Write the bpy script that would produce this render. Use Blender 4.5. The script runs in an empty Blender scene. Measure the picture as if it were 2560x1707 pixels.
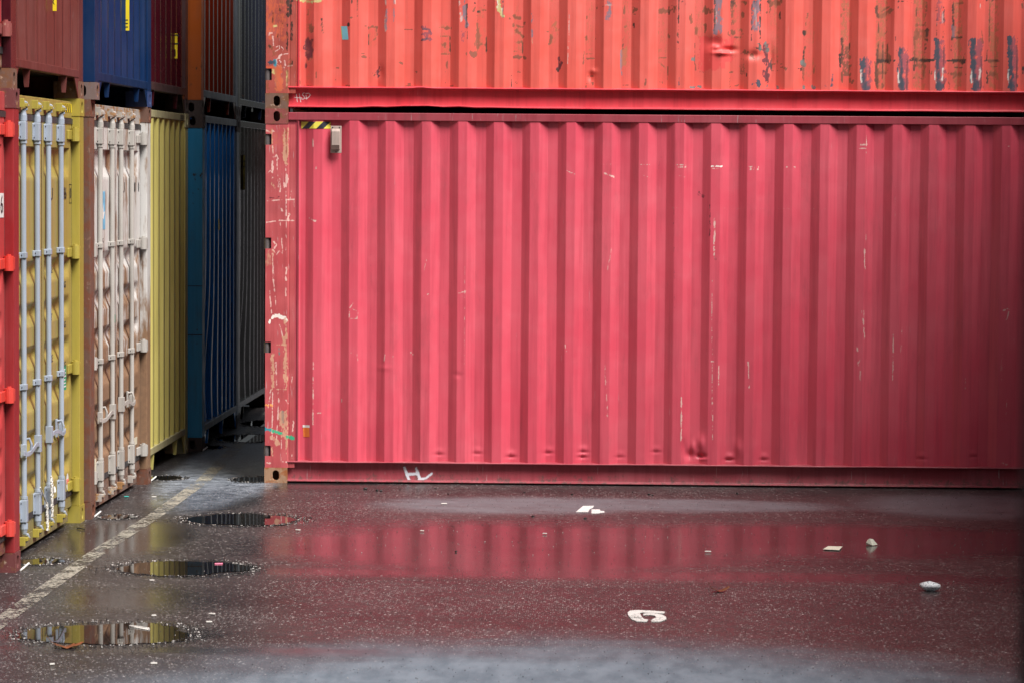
import bpy, math, random
import numpy as np
from mathutils import Vector, Matrix
random.seed(7)
rng = np.random.default_rng(11)
S = bpy.context.scene
COLL = S.collection

# ------------------------------------------------------------------ camera
CAM_F, YAW, PITCH, ROLL, CAM_H = 7268.11, 0.0349, 0.0580, 0.0075, 2.4182
_c, _s, _cp, _sp, _cr, _sr = math.cos(YAW), math.sin(YAW), math.cos(PITCH), math.sin(PITCH), math.cos(ROLL), math.sin(ROLL)
_right = Vector((_c, _s, 0)); _fwd = Vector((-_s*_cp, _c*_cp, -_sp)); _up = Vector((-_s*_sp, _c*_sp, _cp))
_R = _cr*_right + _sr*_up
_U = _cr*_up - _sr*_right
cam = bpy.data.cameras.new('camera')
cam_o = bpy.data.objects.new('camera', cam); COLL.objects.link(cam_o)
m = Matrix.Identity(4)
for i in range(3):
    m[i][0] = _R[i]; m[i][1] = _U[i]; m[i][2] = -_fwd[i]
m[2][3] = CAM_H
cam_o.matrix_world = m
cam.sensor_width = 36.0
cam.lens = CAM_F/2560*36
cam.clip_start = 0.1; cam.clip_end = 3000
cam.dof.use_dof = True
cam.dof.focus_distance = 21.5
cam.dof.aperture_fstop = 6.3
S.camera = cam_o

# ------------------------------------------------------------------ light
SUN_EL, SUN_AZ = math.radians(54), math.radians(133)      # azimuth clockwise from +Y: behind and right of the camera
W = bpy.data.worlds.new('World'); S.world = W; W.use_nodes = True
wn = W.node_tree.nodes; wl = W.node_tree.links; wn.clear()
sky = wn.new('ShaderNodeTexSky'); sky.sky_type = 'NISHITA'; sky.sun_disc = False
sky.sun_elevation = SUN_EL; sky.sun_rotation = SUN_AZ
sky.air_density = 1.0; sky.dust_density = 4.0; sky.ozone_density = 1.0
hs = wn.new('ShaderNodeHueSaturation'); hs.inputs['Saturation'].default_value = 0.42
bg = wn.new('ShaderNodeBackground'); bg.inputs['Strength'].default_value = 0.052
wo = wn.new('ShaderNodeOutputWorld')
wl.new(sky.outputs[0], hs.inputs['Color']); wl.new(hs.outputs[0], bg.inputs['Color']); wl.new(bg.outputs[0], wo.inputs[0])
sun = bpy.data.lights.new('sun', 'SUN'); sun.energy = 5.0; sun.angle = math.radians(30); sun.color = (1.0, 0.96, 0.92)
sun_o = bpy.data.objects.new('sun', sun); COLL.objects.link(sun_o)
sd = Vector((math.sin(SUN_AZ)*math.cos(SUN_EL), math.cos(SUN_AZ)*math.cos(SUN_EL), math.sin(SUN_EL)))
sun_o.rotation_euler = sd.to_track_quat('Z', 'Y').to_euler()
S.view_settings.view_transform = 'Standard'
S.view_settings.look = 'None'
S.view_settings.exposure = 0.46
S.view_settings.gamma = 1.0

# ------------------------------------------------------------------ node helpers
class NT:
    def __init__(s, name):
        s.m = bpy.data.materials.new(name); s.m.use_nodes = True
        s.t = s.m.node_tree; s.n = s.t.nodes; s.l = s.t.links; s.n.clear()
        s.out = s.n.new('ShaderNodeOutputMaterial')
        s.tc = s.n.new('ShaderNodeTexCoord')
        s.co = s.tc.outputs['Object']
    def set(s, sock, v):
        if v is None: return
        if isinstance(v, bpy.types.NodeSocket): s.l.new(v, sock)
        elif isinstance(v, (tuple, list)) and len(v) == 3 and sock.type == 'RGBA': sock.default_value = (*v, 1)
        else: sock.default_value = v
    def math(s, op, a, b=None, c=None, clamp=False):
        n = s.n.new('ShaderNodeMath'); n.operation = op; n.use_clamp = clamp
        for i, v in enumerate((a, b, c)): s.set(n.inputs[i], v) if v is not None else None
        return n.outputs[0]
    def vmath(s, op, a, b=None):
        n = s.n.new('ShaderNodeVectorMath'); n.operation = op
        s.set(n.inputs[0], a)
        if b is not None: s.set(n.inputs[1], b)
        return n.outputs['Value'] if op in ('LENGTH', 'DISTANCE', 'DOT_PRODUCT') else n.outputs[0]
    def scale(s, v, sc):
        return s.vmath('MULTIPLY', v, sc)
    def noise(s, vec, sc, det=3, rough=0.55, dist=0.0):
        n = s.n.new('ShaderNodeTexNoise'); s.set(n.inputs['Vector'], vec)
        n.inputs['Scale'].default_value = sc; n.inputs['Detail'].default_value = det
        n.inputs['Roughness'].default_value = rough; n.inputs['Distortion'].default_value = dist
        return n.outputs['Fac']
    def voro(s, vec, sc, feature='F1', out='Distance'):
        n = s.n.new('ShaderNodeTexVoronoi'); n.feature = feature; s.set(n.inputs['Vector'], vec)
        n.inputs['Scale'].default_value = sc
        return n.outputs[out]
    def ramp(s, f, a, b, lo=0.0, hi=1.0, smooth=True):
        n = s.n.new('ShaderNodeMapRange'); n.interpolation_type = 'SMOOTHSTEP' if smooth else 'LINEAR'
        s.set(n.inputs['Value'], f)
        for k, v in zip(('From Min', 'From Max', 'To Min', 'To Max'), (a, b, lo, hi)): s.set(n.inputs[k], v)
        return n.outputs[0]
    def mix(s, f, a, b, mode='MIX'):
        n = s.n.new('ShaderNodeMix'); n.data_type = 'RGBA'; n.blend_type = mode
        s.set(n.inputs[0], f); s.set(n.inputs[6], a); s.set(n.inputs[7], b)
        return n.outputs[2]
    def fmix(s, f, a, b):
        n = s.n.new('ShaderNodeMix'); n.data_type = 'FLOAT'
        s.set(n.inputs[0], f); s.set(n.inputs[2], a); s.set(n.inputs[3], b)
        return n.outputs[0]
    def sep(s, v):
        n = s.n.new('ShaderNodeSeparateXYZ'); s.set(n.inputs[0], v); return n.outputs
    def bump(s, h, strength=0.3, dist=0.01, normal=None):
        n = s.n.new('ShaderNodeBump'); n.inputs['Strength'].default_value = strength
        n.inputs['Distance'].default_value = dist; s.set(n.inputs['Height'], h)
        if normal is not None: s.l.new(normal, n.inputs['Normal'])
        return n.outputs[0]
    def principled(s, col, rough=0.5, normal=None, metal=0.0, spec=0.5, ior=None, alpha=None):
        p = s.n.new('ShaderNodeBsdfPrincipled')
        s.set(p.inputs['Base Color'], col); s.set(p.inputs['Roughness'], rough); s.set(p.inputs['Metallic'], metal)
        s.set(p.inputs['Specular IOR Level'], spec)
        if ior: p.inputs['IOR'].default_value = ior
        if normal is not None: s.l.new(normal, p.inputs['Normal'])
        if alpha is not None: s.set(p.inputs['Alpha'], alpha)
        s.l.new(p.outputs[0], s.out.inputs[0]); return p

def dim(c, k): return tuple(min(1.0, x*k) for x in c)
def fade(c, k):                                   # towards a chalky pale version of the colour
    g = 0.55
    return tuple(x + (g-x)*k for x in c)

def paint(name, base, rough=0.42, rust=0.15, scuff=0.12, attr=False, grime=0.25, rustcol=(0.16, 0.05, 0.018), chalk=0.10, bumps=0.10, spec=0.5, splash=0, coat=0):
    """weathered container paint: chalking, vertical run streaks, chips down to rust, pale scuffs"""
    t = NT(name); oi = t.n.new('ShaderNodeObjectInfo'); lc = t.co; co = t.vmath('ADD', t.co, oi.outputs['Location'])
    big = t.noise(co, 1.3, 4, 0.6)
    med = t.noise(co, 7.0, 4, 0.6)
    streak = t.noise(t.scale(co, (22, 22, 0.9)), 1.0, 4, 0.6)
    col = t.mix(t.ramp(big, 0.25, 0.8), dim(base, 0.96), fade(base, chalk*0.7))
    col = t.mix(t.ramp(streak, 0.42, 0.72, 0, 0.6), col, dim(base, 0.70))
    col = t.mix(t.ramp(med, 0.55, 0.85, 0, 0.2), col, fade(base, chalk*1.3))
    dirt = t.noise(t.scale(co, (9, 9, 2.2)), 1.0, 5, 0.7)
    col = t.mix(t.ramp(dirt, 0.52, 0.8, 0, grime), col, (0.05, 0.035, 0.028))
    # rust chips
    chipn = t.noise(t.scale(co, (34, 34, 20)), 1.0, 5, 0.7)
    where = t.noise(co, 2.6, 3, 0.6)
    chip = t.ramp(t.math('MULTIPLY', chipn, where), 0.47-rust*0.42, 0.50-rust*0.42)
    col = t.mix(chip, col, t.mix(med, rustcol, dim(rustcol, 0.5)))
    # pale scratches, stretched along the height
    sc = t.noise(t.scale(co, (120, 120, 5)), 1.0, 3, 0.6)
    sw = t.noise(t.scale(co, (6, 6, 1.6)), 1.0, 3, 0.6)
    scr = t.math('MULTIPLY', t.ramp(sc, 0.66, 0.72), t.ramp(sw, 0.60-scuff*0.5, 0.72-scuff*0.5))
    col = t.mix(t.math('MULTIPLY', scr, min(1, 0.35+scuff)), col, fade(base, 0.6))
    r = t.fmix(t.ramp(med, 0.3, 0.8), rough-0.06, rough+0.12)
    r = t.fmix(chip, r, 0.8)
    if attr:
        a = t.n.new('ShaderNodeAttribute'); a.attribute_name = 'wear'
        br = t.noise(t.scale(co, (70, 70, 45)), 1.0, 4, 0.7)
        br2 = t.noise(t.scale(co, (160, 160, 18)), 1.0, 2, 0.5)
        f = t.math('ADD', a.outputs['Alpha'], t.math('MULTIPLY', t.math('SUBTRACT', t.math('ADD', t.math('MULTIPLY', br, 0.6), t.math('MULTIPLY', br2, 0.4)), 0.5), 1.5))
        f = t.math('MULTIPLY', t.ramp(f, 0.28, 0.62), t.ramp(a.outputs['Alpha'], 0.02, 0.5))
        col = t.mix(f, col, a.outputs['Color'])
        r = t.fmix(f, r, 0.62)
    if splash:
        z = t.sep(lc)[2]
        sp = t.noise(t.scale(co, (26, 26, 20)), 1.0, 5, 0.75)
        f = t.ramp(t.math('SUBTRACT', sp, t.math('MULTIPLY', t.math('MAXIMUM', z, 0.0), splash)), 0.40, 0.60, 0, 0.75)
        col = t.mix(f, col, (0.070, 0.050, 0.042)); r = t.fmix(f, r, 0.75)
    h = t.math('ADD', t.math('MULTIPLY', t.noise(co, 5.0, 2, 0.5), 1.0), t.math('MULTIPLY', chip, -0.05))
    nrm = t.bump(h, bumps, 0.02)
    p = t.principled(col, r, nrm, spec=spec)
    if coat: p.inputs['Coat Weight'].default_value = coat; p.inputs['Coat Roughness'].default_value = 0.07; p.inputs['Coat IOR'].default_value = 1.55
    return t.m

def plain(name, base, rough=0.5, metal=0.0, var=0.15, spec=0.5):
    t = NT(name)
    n = t.noise(t.co, 14, 4, 0.6)
    col = t.mix(t.ramp(n, 0.35, 0.7), dim(base, 1-var), dim(base, 1+var))
    t.principled(col, t.fmix(n, rough-0.05, rough+0.1), t.bump(t.noise(t.co, 60, 3), 0.12, 0.004), metal, spec)
    return t.m

def rusty(name, base, rust=(0.17, 0.07, 0.03), amt=0.5, pale=(0.45, 0.32, 0.24)):
    t = NT(name)
    n = t.noise(t.co, 9, 5, 0.7); n2 = t.noise(t.scale(t.co, (30, 30, 12)), 1, 4, 0.7)
    col = t.mix(t.ramp(n, 0.62-amt*0.3, 0.72-amt*0.3), base, rust)
    col = t.mix(t.ramp(n2, 0.55, 0.75, 0, 0.6), col, dim(rust, 0.45))
    col = t.mix(t.ramp(t.noise(t.co, 26, 4, 0.7), 0.60, 0.68, 0, 0.7), col, pale)
    t.principled(col, 0.75, t.bump(n2, 0.35, 0.006))
    return t.m

# ------------------------------------------------------------------ mesh helpers
def link(o, parent=None):
    COLL.objects.link(o)
    if parent is not None: o.parent = parent
    return o
def tag(o, label=None, cat=None, group=None, kind=None):
    if label: o['label'] = label
    if cat: o['category'] = cat
    if group: o['group'] = group
    if kind: o['kind'] = kind
    return o
def empty(name, loc, rz=0.0):
    o = bpy.data.objects.new(name, None); o.location = loc; o.rotation_euler = (0, 0, rz); o.empty_display_size = 0.3
    return link(o)

class MB:
    def __init__(s): s.v = []; s.f = []
    def add(s, vs, fs):
        b = len(s.v); s.v += [tuple(v) for v in vs]; s.f += [tuple(b+i for i in f) for f in fs]; return s
    def box(s, x0, x1, y0, y1, z0, z1):
        return s.add([(x0,y0,z0),(x1,y0,z0),(x1,y1,z0),(x0,y1,z0),(x0,y0,z1),(x1,y0,z1),(x1,y1,z1),(x0,y1,z1)],
                     [(0,3,2,1),(4,5,6,7),(0,1,5,4),(1,2,6,5),(2,3,7,6),(3,0,4,7)])
    def tube(s, p0, p1, r0, r1=None, n=14, cap=True):
        r1 = r0 if r1 is None else r1
        p0 = Vector(p0); p1 = Vector(p1); d = (p1-p0).normalized()
        a = d.orthogonal().normalized(); b = d.cross(a)
        vs = []
        for p, r in ((p0, r0), (p1, r1)):
            for i in range(n):
                t = 2*math.pi*i/n; vs.append(p + a*(r*math.cos(t)) + b*(r*math.sin(t)))
        fs = [(i, (i+1) % n, n+(i+1) % n, n+i) for i in range(n)]
        if cap:
            vs = vs+vs; fs += [tuple(range(3*n-1, 2*n-1, -1)), tuple(range(3*n, 4*n))]
        return s.add(vs, fs)
    def path(s, pts, r, n=8):
        pts = [Vector(p) for p in pts]; rings = []
        for i, p in enumerate(pts):
            d = (pts[min(i+1, len(pts)-1)]-pts[max(i-1, 0)]).normalized()
            a = d.cross(Vector((0.31, 0.52, 0.79))).normalized(); b = d.cross(a)
            rings.append([p + a*(r*math.cos(2*math.pi*k/n)) + b*(r*math.sin(2*math.pi*k/n)) for k in range(n)])
        vs = [v for rg in rings for v in rg]; fs = []
        for i in range(len(rings)-1):
            for k in range(n): fs.append((i*n+k, i*n+(k+1) % n, (i+1)*n+(k+1) % n, (i+1)*n+k))
        fs += [tuple(range(n-1, -1, -1)), tuple(range((len(rings)-1)*n, len(rings)*n))]
        return s.add(vs, fs)
    def prism(s, poly, fn, t0, t1):
        """poly: 2-D points; fn(a, b, t) -> 3-D; extruded between t0 and t1"""
        n = len(poly); vs = [fn(a, b, t0) for a, b in poly] + [fn(a, b, t1) for a, b in poly]
        fs = [tuple(range(n-1, -1, -1)), tuple(range(n, 2*n))] + [(i, (i+1) % n, n+(i+1) % n, n+i) for i in range(n)]
        return s.add(vs, fs)
    def build(s, name, mat, parent=None, bevel=0.0, smooth=False):
        me = bpy.data.meshes.new(name); me.from_pydata(s.v, [], s.f)
        me.materials.append(mat)
        if s.f:
            import bmesh
            bm = bmesh.new(); bm.from_mesh(me); bmesh.ops.recalc_face_normals(bm, faces=bm.faces); bm.to_mesh(me); bm.free()
        if smooth: me.polygons.foreach_set('use_smooth', [True]*len(me.polygons))
        o = bpy.data.objects.new(name, me)
        if bevel:
            b = o.modifiers.new('bevel', 'BEVEL'); b.width = bevel; b.segments = 2; b.limit_method = 'ANGLE'; b.angle_limit = 0.7
        return link(o, parent)

def grid_obj(name, mat, parent, P, wear=None, keep=None, flip=False):
    """P: (n, m, 3) array of points"""
    n, m_ = P.shape[:2]
    idx = np.arange(n*m_).reshape(n, m_)
    q = np.stack([idx[:-1, :-1], idx[1:, :-1], idx[1:, 1:], idx[:-1, 1:]], -1)
    if flip: q = q[..., ::-1]
    q = q.reshape(-1, 4) if keep is None else q[keep]
    me = bpy.data.meshes.new(name)
    me.vertices.add(n*m_); me.vertices.foreach_set('co', P.reshape(-1).astype(np.float32))
    me.loops.add(len(q)*4); me.loops.foreach_set('vertex_index', q.reshape(-1).astype(np.int32))
    me.polygons.add(len(q)); me.polygons.foreach_set('loop_start', np.arange(0, len(q)*4, 4, dtype=np.int32))
    me.update(calc_edges=True)
    if wear is not None:
        at = me.color_attributes.new('wear', 'FLOAT_COLOR', 'POINT')
        at.data.foreach_set('color', wear.reshape(-1).astype(np.float32))
    me.materials.append(mat)
    return link(bpy.data.objects.new(name, me), parent)

def smooth01(x): x = np.clip(x, 0, 1); return x*x*(3-2*x)
_nz = np.random.default_rng(3).random((256, 256))
def vnoise(x, y):
    xi = np.floor(x).astype(int); yi = np.floor(y).astype(int); fx = x-xi; fy = y-yi; fx = fx*fx*(3-2*fx); fy = fy*fy*(3-2*fy)
    g = lambda a, b: _nz[a % 256, b % 256]
    return (g(xi, yi)*(1-fx)+g(xi+1, yi)*fx)*(1-fy)+(g(xi, yi+1)*(1-fx)+g(xi+1, yi+1)*fx)*fy
def stamp(L, Z, marks, ragged=1.0):
    """paint stains and scratches (polyline, half width, opacity) into an RGBA array over the sheet"""
    C = np.zeros(L.shape+(4,))
    ls, zs = L[:, 0], Z[0, :]
    for kk, (kind, pts, hw, a, soft) in enumerate(marks):
        p = np.array(pts); pad = hw+0.015; col = np.array(COL[kind])
        hw = max(hw, 0.0028)
        i0, i1 = np.searchsorted(ls, [p[:, 0].min()-pad, p[:, 0].max()+pad]); j0, j1 = np.searchsorted(zs, [p[:, 1].min()-pad, p[:, 1].max()+pad])
        if i1-i0 < 1 or j1-j0 < 1: continue
        x = L[i0:i1, j0:j1]; z = Z[i0:i1, j0:j1]; d = np.full(x.shape, 9.0)
        for k in range(len(p)-1):
            ax, az = p[k]; bx, bz = p[k+1]; dx, dz = bx-ax, bz-az
            t = np.clip(((x-ax)*dx+(z-az)*dz)/max(dx*dx+dz*dz, 1e-9), 0, 1)
            d = np.minimum(d, np.hypot(x-ax-t*dx, z-az-t*dz))
        if kind == 'k': d = np.maximum(np.abs(x-p[:, 0].mean())-hw, np.abs(z-p[:, 1].mean())-(np.ptp(p[:, 1])/2+hw*0.4))+hw
        big = min(hw, 0.02)
        n1 = vnoise(x*60+kk*7.3, z*28); n2 = vnoise(x*190+kk*3.1, z*90); n3 = vnoise(x*420, z*160+kk)
        d = d+ragged*((n1-0.5)*big*1.5+(n2-0.5)*big*1.1+(n3-0.5)*0.004)
        a_ = a*(1-ragged*0.55*smooth01((n1*0.5+n2*0.5-0.50)/0.2))
        al = a_*smooth01((hw*(1+soft)+0.003-d)/(hw*soft*2+0.006))
        c = C[i0:i1, j0:j1]
        na = al+c[..., 3]*(1-al)
        w = np.where(na > 1e-6, al/np.maximum(na, 1e-6), 0)[..., None]
        c[..., :3] = c[..., :3]*(1-w)+col*w; c[..., 3] = na
    return C

def text_obj(name, body, size, mat, parent, sx=1.0):
    cu = bpy.data.curves.new(name, 'FONT'); cu.body = body; cu.size = size; cu.align_x = 'CENTER'; cu.align_y = 'CENTER'; cu.extrude = 0.0008
    o = bpy.data.objects.new(name, cu); COLL.objects.link(o)
    dg = bpy.context.evaluated_depsgraph_get(); me = bpy.data.meshes.new_from_object(o.evaluated_get(dg))
    bpy.data.objects.remove(o); bpy.data.curves.remove(cu)
    me.materials.clear(); me.materials.append(mat)
    for v in me.vertices: v.co.x *= sx
    return link(bpy.data.objects.new(name, me), parent)
COL={'r': (0.22, 0.045, 0.02), 'd': (0.05, 0.018, 0.012), 'b': (0.05, 0.07, 0.11), 'w': (0.8, 0.55, 0.5), 'm': (0.16, 0.02, 0.03), 't': (0.5, 0.13, 0.06), 'k': (0.66, 0.03, 0.03), 'c': (0.75, 0.42, 0.28), 'W': (0.85, 0.78, 0.72), 'g': (0.04, 0.38, 0.2), 'T': (0.03, 0.25, 0.33), 'y': (0.6, 0.5, 0.2), 'p': (0.45, 0.08, 0.22), 'v': (0.28, 0.2, 0.28), 'G': (0.16, 0.17, 0.16), 'o': (0.8, 0.32, 0.08), 'O': (0.62, 0.1, 0.04), 'L': (0.55, 0.1, 0.045)}
MK_U=[
('t',[(4.738,3.738),(4.747,3.103)],0.0482,0.55,0.6),('t',[(5.033,3.74),(5.043,3.105)],0.0466,0.55,0.6),('t',[(5.325,3.742),(5.335,3.101)],0.0358,0.55,0.6),
('t',[(5.599,3.743),(5.61,3.103)],0.0404,0.55,0.6),('t',[(3.057,3.727),(3.063,3.176)],0.0404,0.38,0.6),('t',[(3.337,3.729),(3.339,3.507)],0.0435,0.38,0.6),
('t',[(3.633,3.731),(3.636,3.407)],0.0358,0.38,0.6),('t',[(1.662,3.658),(1.664,3.346)],0.0389,0.38,0.6),('t',[(1.943,3.684),(1.946,3.348)],0.0342,0.38,0.6),
('t',[(2.217,3.722),(2.22,3.398)],0.0373,0.38,0.6),('t',[(2.5,3.723),(2.503,3.34)],0.0373,0.38,0.6),('t',[(2.776,3.725),(2.781,3.234)],0.0435,0.38,0.6),
('t',[(1.381,3.536),(1.382,3.344)],0.042,0.38,0.6),('t',[(0.828,3.509),(0.828,3.401)],0.0342,0.38,0.6),('t',[(0.333,3.709),(0.335,3.103)],0.0264,0.38,0.6),
('t',[(3.919,3.733),(3.925,3.301)],0.0373,0.38,0.6),('t',[(4.191,3.615),(4.197,3.183)],0.0404,0.38,0.6),('t',[(4.463,3.736),(4.468,3.425)],0.0342,0.55,0.6),
('m',[(0.331,3.406),(0.331,3.313)],0.0299,0.95,0.35),('m',[(0.309,3.241),(0.311,3.217)],0.0062,1.0,0.35),('r',[(0.323,3.655),(0.32,3.619)],0.0044,0.8,0.35),
('r',[(0.354,3.536),(0.354,3.496)],0.0155,0.6,0.35),('d',[(0.432,3.59),(0.433,3.494)],0.005,0.8,0.35),('r',[(0.444,3.536),(0.447,3.482)],0.0124,0.5,0.35),
('r',[(0.516,3.206),(0.542,3.214),(0.565,3.212)],0.0044,0.9,0.35),('r',[(0.395,3.175),(0.395,3.139)],0.0031,1.0,0.35),('r',[(0.535,3.134),(0.535,3.122)],0.0031,1.0,0.35),
('r',[(0.649,3.596),(0.672,3.596)],0.0056,0.9,0.35),('d',[(0.639,3.552),(0.639,3.54)],0.0068,1.0,0.35),('r',[(0.709,3.736),(0.711,3.604)],0.0022,0.8,0.35),
('r',[(0.704,3.478),(0.704,3.418)],0.0037,0.4,0.35),('r',[(0.758,3.541),(0.776,3.532)],0.0062,0.9,0.35),('r',[(0.791,3.523),(0.813,3.533),(0.861,3.527)],0.0053,0.9,0.35),
('r',[(0.86,3.527),(0.86,3.467)],0.0047,0.9,0.35),('d',[(0.793,3.472),(0.793,3.391)],0.0019,0.8,0.35),('r',[(0.804,3.406),(0.849,3.443)],0.0037,0.5,0.35),
('r',[(0.744,3.322),(0.759,3.322)],0.0044,0.8,0.35),('r',[(0.747,3.297),(0.771,3.298)],0.0068,0.9,0.35),('r',[(0.799,3.293),(0.823,3.294)],0.0044,0.9,0.35),
('r',[(0.702,3.268),(0.705,3.246)],0.0028,0.8,0.35),('r',[(0.65,3.243),(0.651,3.242)],0.0031,1.0,0.35),('m',[(0.871,3.209),(0.872,3.145)],0.0124,0.9,0.35),
('r',[(0.84,3.178),(0.84,3.163)],0.0112,0.8,0.35),('r',[(1.031,3.261),(1.046,3.249)],0.0081,0.9,0.35),('w',[(0.923,3.737),(0.93,3.665),(0.921,3.587),(0.924,3.497)],0.005,0.9,0.35),
('v',[(0.939,3.665),(0.934,3.593),(0.932,3.509)],0.0081,0.7,0.35),('v',[(0.989,3.738),(0.99,3.57)],0.0056,0.6,0.35),('w',[(1.0,3.738),(1.001,3.702)],0.0025,1.0,0.35),
('r',[(1.072,3.51),(1.132,3.512)],0.0022,0.8,0.35),('b',[(1.214,3.514),(1.259,3.513),(1.277,3.488)],0.005,0.8,0.35),('p',[(1.211,3.529),(1.235,3.529),(1.277,3.482),(1.217,3.475),(1.272,3.434),(1.211,3.43)],0.0093,0.8,0.35),
('b',[(1.214,3.434),(1.247,3.439)],0.0056,0.7,0.35),('d',[(1.205,3.427),(1.205,3.406)],0.0037,1.0,0.35),('r',[(1.349,3.53),(1.425,3.522)],0.0081,0.8,0.35),
('r',[(1.35,3.458),(1.416,3.465)],0.0028,0.6,0.35),('d',[(1.421,3.459),(1.426,3.302)],0.0028,0.9,0.35),('r',[(1.383,3.404),(1.384,3.38)],0.0075,0.8,0.35),
('r',[(1.356,3.398),(1.359,3.397)],0.0081,0.6,0.35),('r',[(1.357,3.326),(1.423,3.326)],0.0025,0.9,0.35),('r',[(1.399,3.266),(1.397,3.212)],0.0075,0.6,0.35),
('r',[(1.385,3.2),(1.385,3.086)],0.0019,0.8,0.35),('w',[(1.49,3.741),(1.509,3.579)],0.0081,0.7,0.35),('v',[(1.529,3.741),(1.548,3.543)],0.0143,0.85,0.35),
('d',[(1.553,3.705),(1.551,3.591),(1.558,3.441)],0.0037,0.9,0.35),('p',[(1.521,3.513),(1.522,3.429)],0.0187,0.5,0.35),('r',[(1.55,3.342),(1.55,3.321)],0.0037,0.8,0.35),
('y',[(0.244,3.733),(0.347,3.719),(0.443,3.731)],0.0093,0.9,0.35),('d',[(0.664,3.736),(0.664,3.712)],0.0031,1.0,0.35),('r',[(1.105,3.09),(1.108,3.084)],0.0081,0.9,0.35),
('r',[(1.164,3.187),(1.167,3.181)],0.0044,0.8,0.35),('r',[(0.168,3.073),(0.222,3.071)],0.0044,0.8,0.35),('r',[(0.295,3.073),(0.349,3.071)],0.0044,0.8,0.35),
('r',[(0.609,3.076),(0.664,3.074)],0.0044,0.8,0.35),('r',[(1.08,3.079),(1.135,3.077)],0.0044,0.8,0.35),('r',[(1.395,3.081),(1.449,3.079)],0.0044,0.8,0.35),
('r',[(0.253,3.703),(0.264,3.084)],0.0012,0.8,0.35),('d',[(1.615,3.718),(1.618,3.712)],0.0075,0.8,0.35),('r',[(1.6,3.655),(1.615,3.685)],0.0056,0.8,0.35),
('d',[(1.636,3.652),(1.648,3.651)],0.0056,1.0,0.35),('d',[(1.669,3.661),(1.699,3.661)],0.0037,1.0,0.35),('r',[(1.687,3.697),(1.7,3.697)],0.0025,1.0,0.35),
('r',[(1.63,3.64),(1.631,3.502)],0.0044,0.7,0.35),('r',[(1.631,3.502),(1.629,3.382),(1.608,3.31)],0.0162,0.55,0.35),('r',[(1.593,3.328),(1.617,3.316)],0.0155,0.8,0.35),
('r',[(1.647,3.406),(1.695,3.4)],0.0062,0.6,0.35),('d',[(1.703,3.454),(1.705,3.346)],0.0019,1.0,0.35),('y',[(1.795,3.743),(1.799,3.689),(1.823,3.629)],0.0174,1,0.2),
('W',[(1.789,3.731),(1.793,3.677)],0.0056,0.9,0.35),('b',[(1.829,3.743),(1.831,3.605)],0.0037,0.8,0.35),('W',[(1.821,3.671),(1.825,3.623)],0.0031,1.0,0.35),
('r',[(1.911,3.621),(1.947,3.603),(1.959,3.603)],0.0081,0.9,0.35),('r',[(1.881,3.601),(1.893,3.6)],0.005,1.0,0.35),('r',[(1.935,3.546),(1.978,3.534)],0.0081,0.7,0.35),
('r',[(1.933,3.51),(1.966,3.48),(1.987,3.459)],0.0068,0.9,0.35),('r',[(1.908,3.564),(1.908,3.54)],0.0044,1.0,0.35),('r',[(1.997,3.57),(1.997,3.558)],0.0062,0.9,0.35),
('r',[(1.915,3.42),(1.978,3.417)],0.0087,0.5,0.35),('r',[(1.913,3.348),(1.985,3.36)],0.0019,0.6,0.35),('d',[(1.985,3.408),(1.982,3.324)],0.0016,1.0,0.35),
('r',[(1.919,3.303),(1.97,3.303)],0.0112,1,0.35),('r',[(1.985,3.303),(2.0,3.299)],0.0087,0.95,0.35),('d',[(1.899,3.165),(1.898,3.077)],0.0037,0.9,0.35),
('r',[(1.941,3.193),(1.962,3.192)],0.0022,1.0,0.35),('r',[(1.93,3.114),(1.945,3.101)],0.0025,1.0,0.35),('v',[(2.054,3.637),(2.055,3.457)],0.005,0.7,0.35),
('c',[(2.055,3.457),(2.054,3.349)],0.0025,0.8,0.35),('r',[(2.171,3.503),(2.192,3.497)],0.0044,1.0,0.35),('r',[(2.195,3.47),(2.201,3.452),(2.189,3.41)],0.0087,0.8,0.35),
('t',[(2.224,3.566),(2.249,3.518)],0.0137,0.7,0.35),('r',[(2.166,3.308),(2.175,3.32)],0.0028,1.0,0.35),('m',[(2.263,3.302),(2.263,3.218)],0.0081,0.8,0.35),
('m',[(2.287,3.266),(2.257,3.218)],0.0093,0.9,0.35),('d',[(2.254,3.212),(2.257,3.203)],0.0075,0.8,0.35),('p',[(2.344,3.639),(2.374,3.621)],0.0112,0.4,0.35),
('w',[(2.338,3.627),(2.337,3.411),(2.329,3.255)],0.0022,0.7,0.35),('r',[(2.475,3.627),(2.475,3.606)],0.0037,1.0,0.35),('r',[(2.472,3.46),(2.474,3.448)],0.0075,0.8,0.35),
('r',[(2.54,3.448),(2.541,3.448)],0.0044,0.8,0.35),('r',[(2.552,3.688),(2.553,3.679)],0.0044,1.0,0.35),('r',[(2.455,3.375),(2.453,3.255)],0.0037,0.9,0.35),
('r',[(2.477,3.299),(2.534,3.299)],0.005,0.9,0.35),('r',[(2.479,3.334),(2.518,3.333)],0.0025,0.5,0.35),('d',[(2.537,3.238),(2.54,3.142)],0.0019,0.9,0.35),
('r',[(2.481,3.163),(2.529,3.163)],0.0022,0.8,0.35),('r',[(2.478,3.105),(2.529,3.109)],0.0022,0.8,0.35),('r',[(2.526,3.112),(2.528,3.097)],0.0031,1.0,0.35),
('r',[(2.472,3.084),(2.476,3.072)],0.0068,1.0,0.35),('v',[(2.641,3.748),(2.648,3.688),(2.636,3.611)],0.0187,0.6,0.35),('w',[(2.614,3.706),(2.674,3.705)],0.0022,0.8,0.35),
('m',[(2.587,3.691),(2.608,3.7)],0.005,0.6,0.35),('w',[(2.619,3.518),(2.679,3.515)],0.0093,0.25,0.35),('r',[(2.763,3.701),(2.763,3.647)],0.0044,0.9,0.35),
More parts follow.
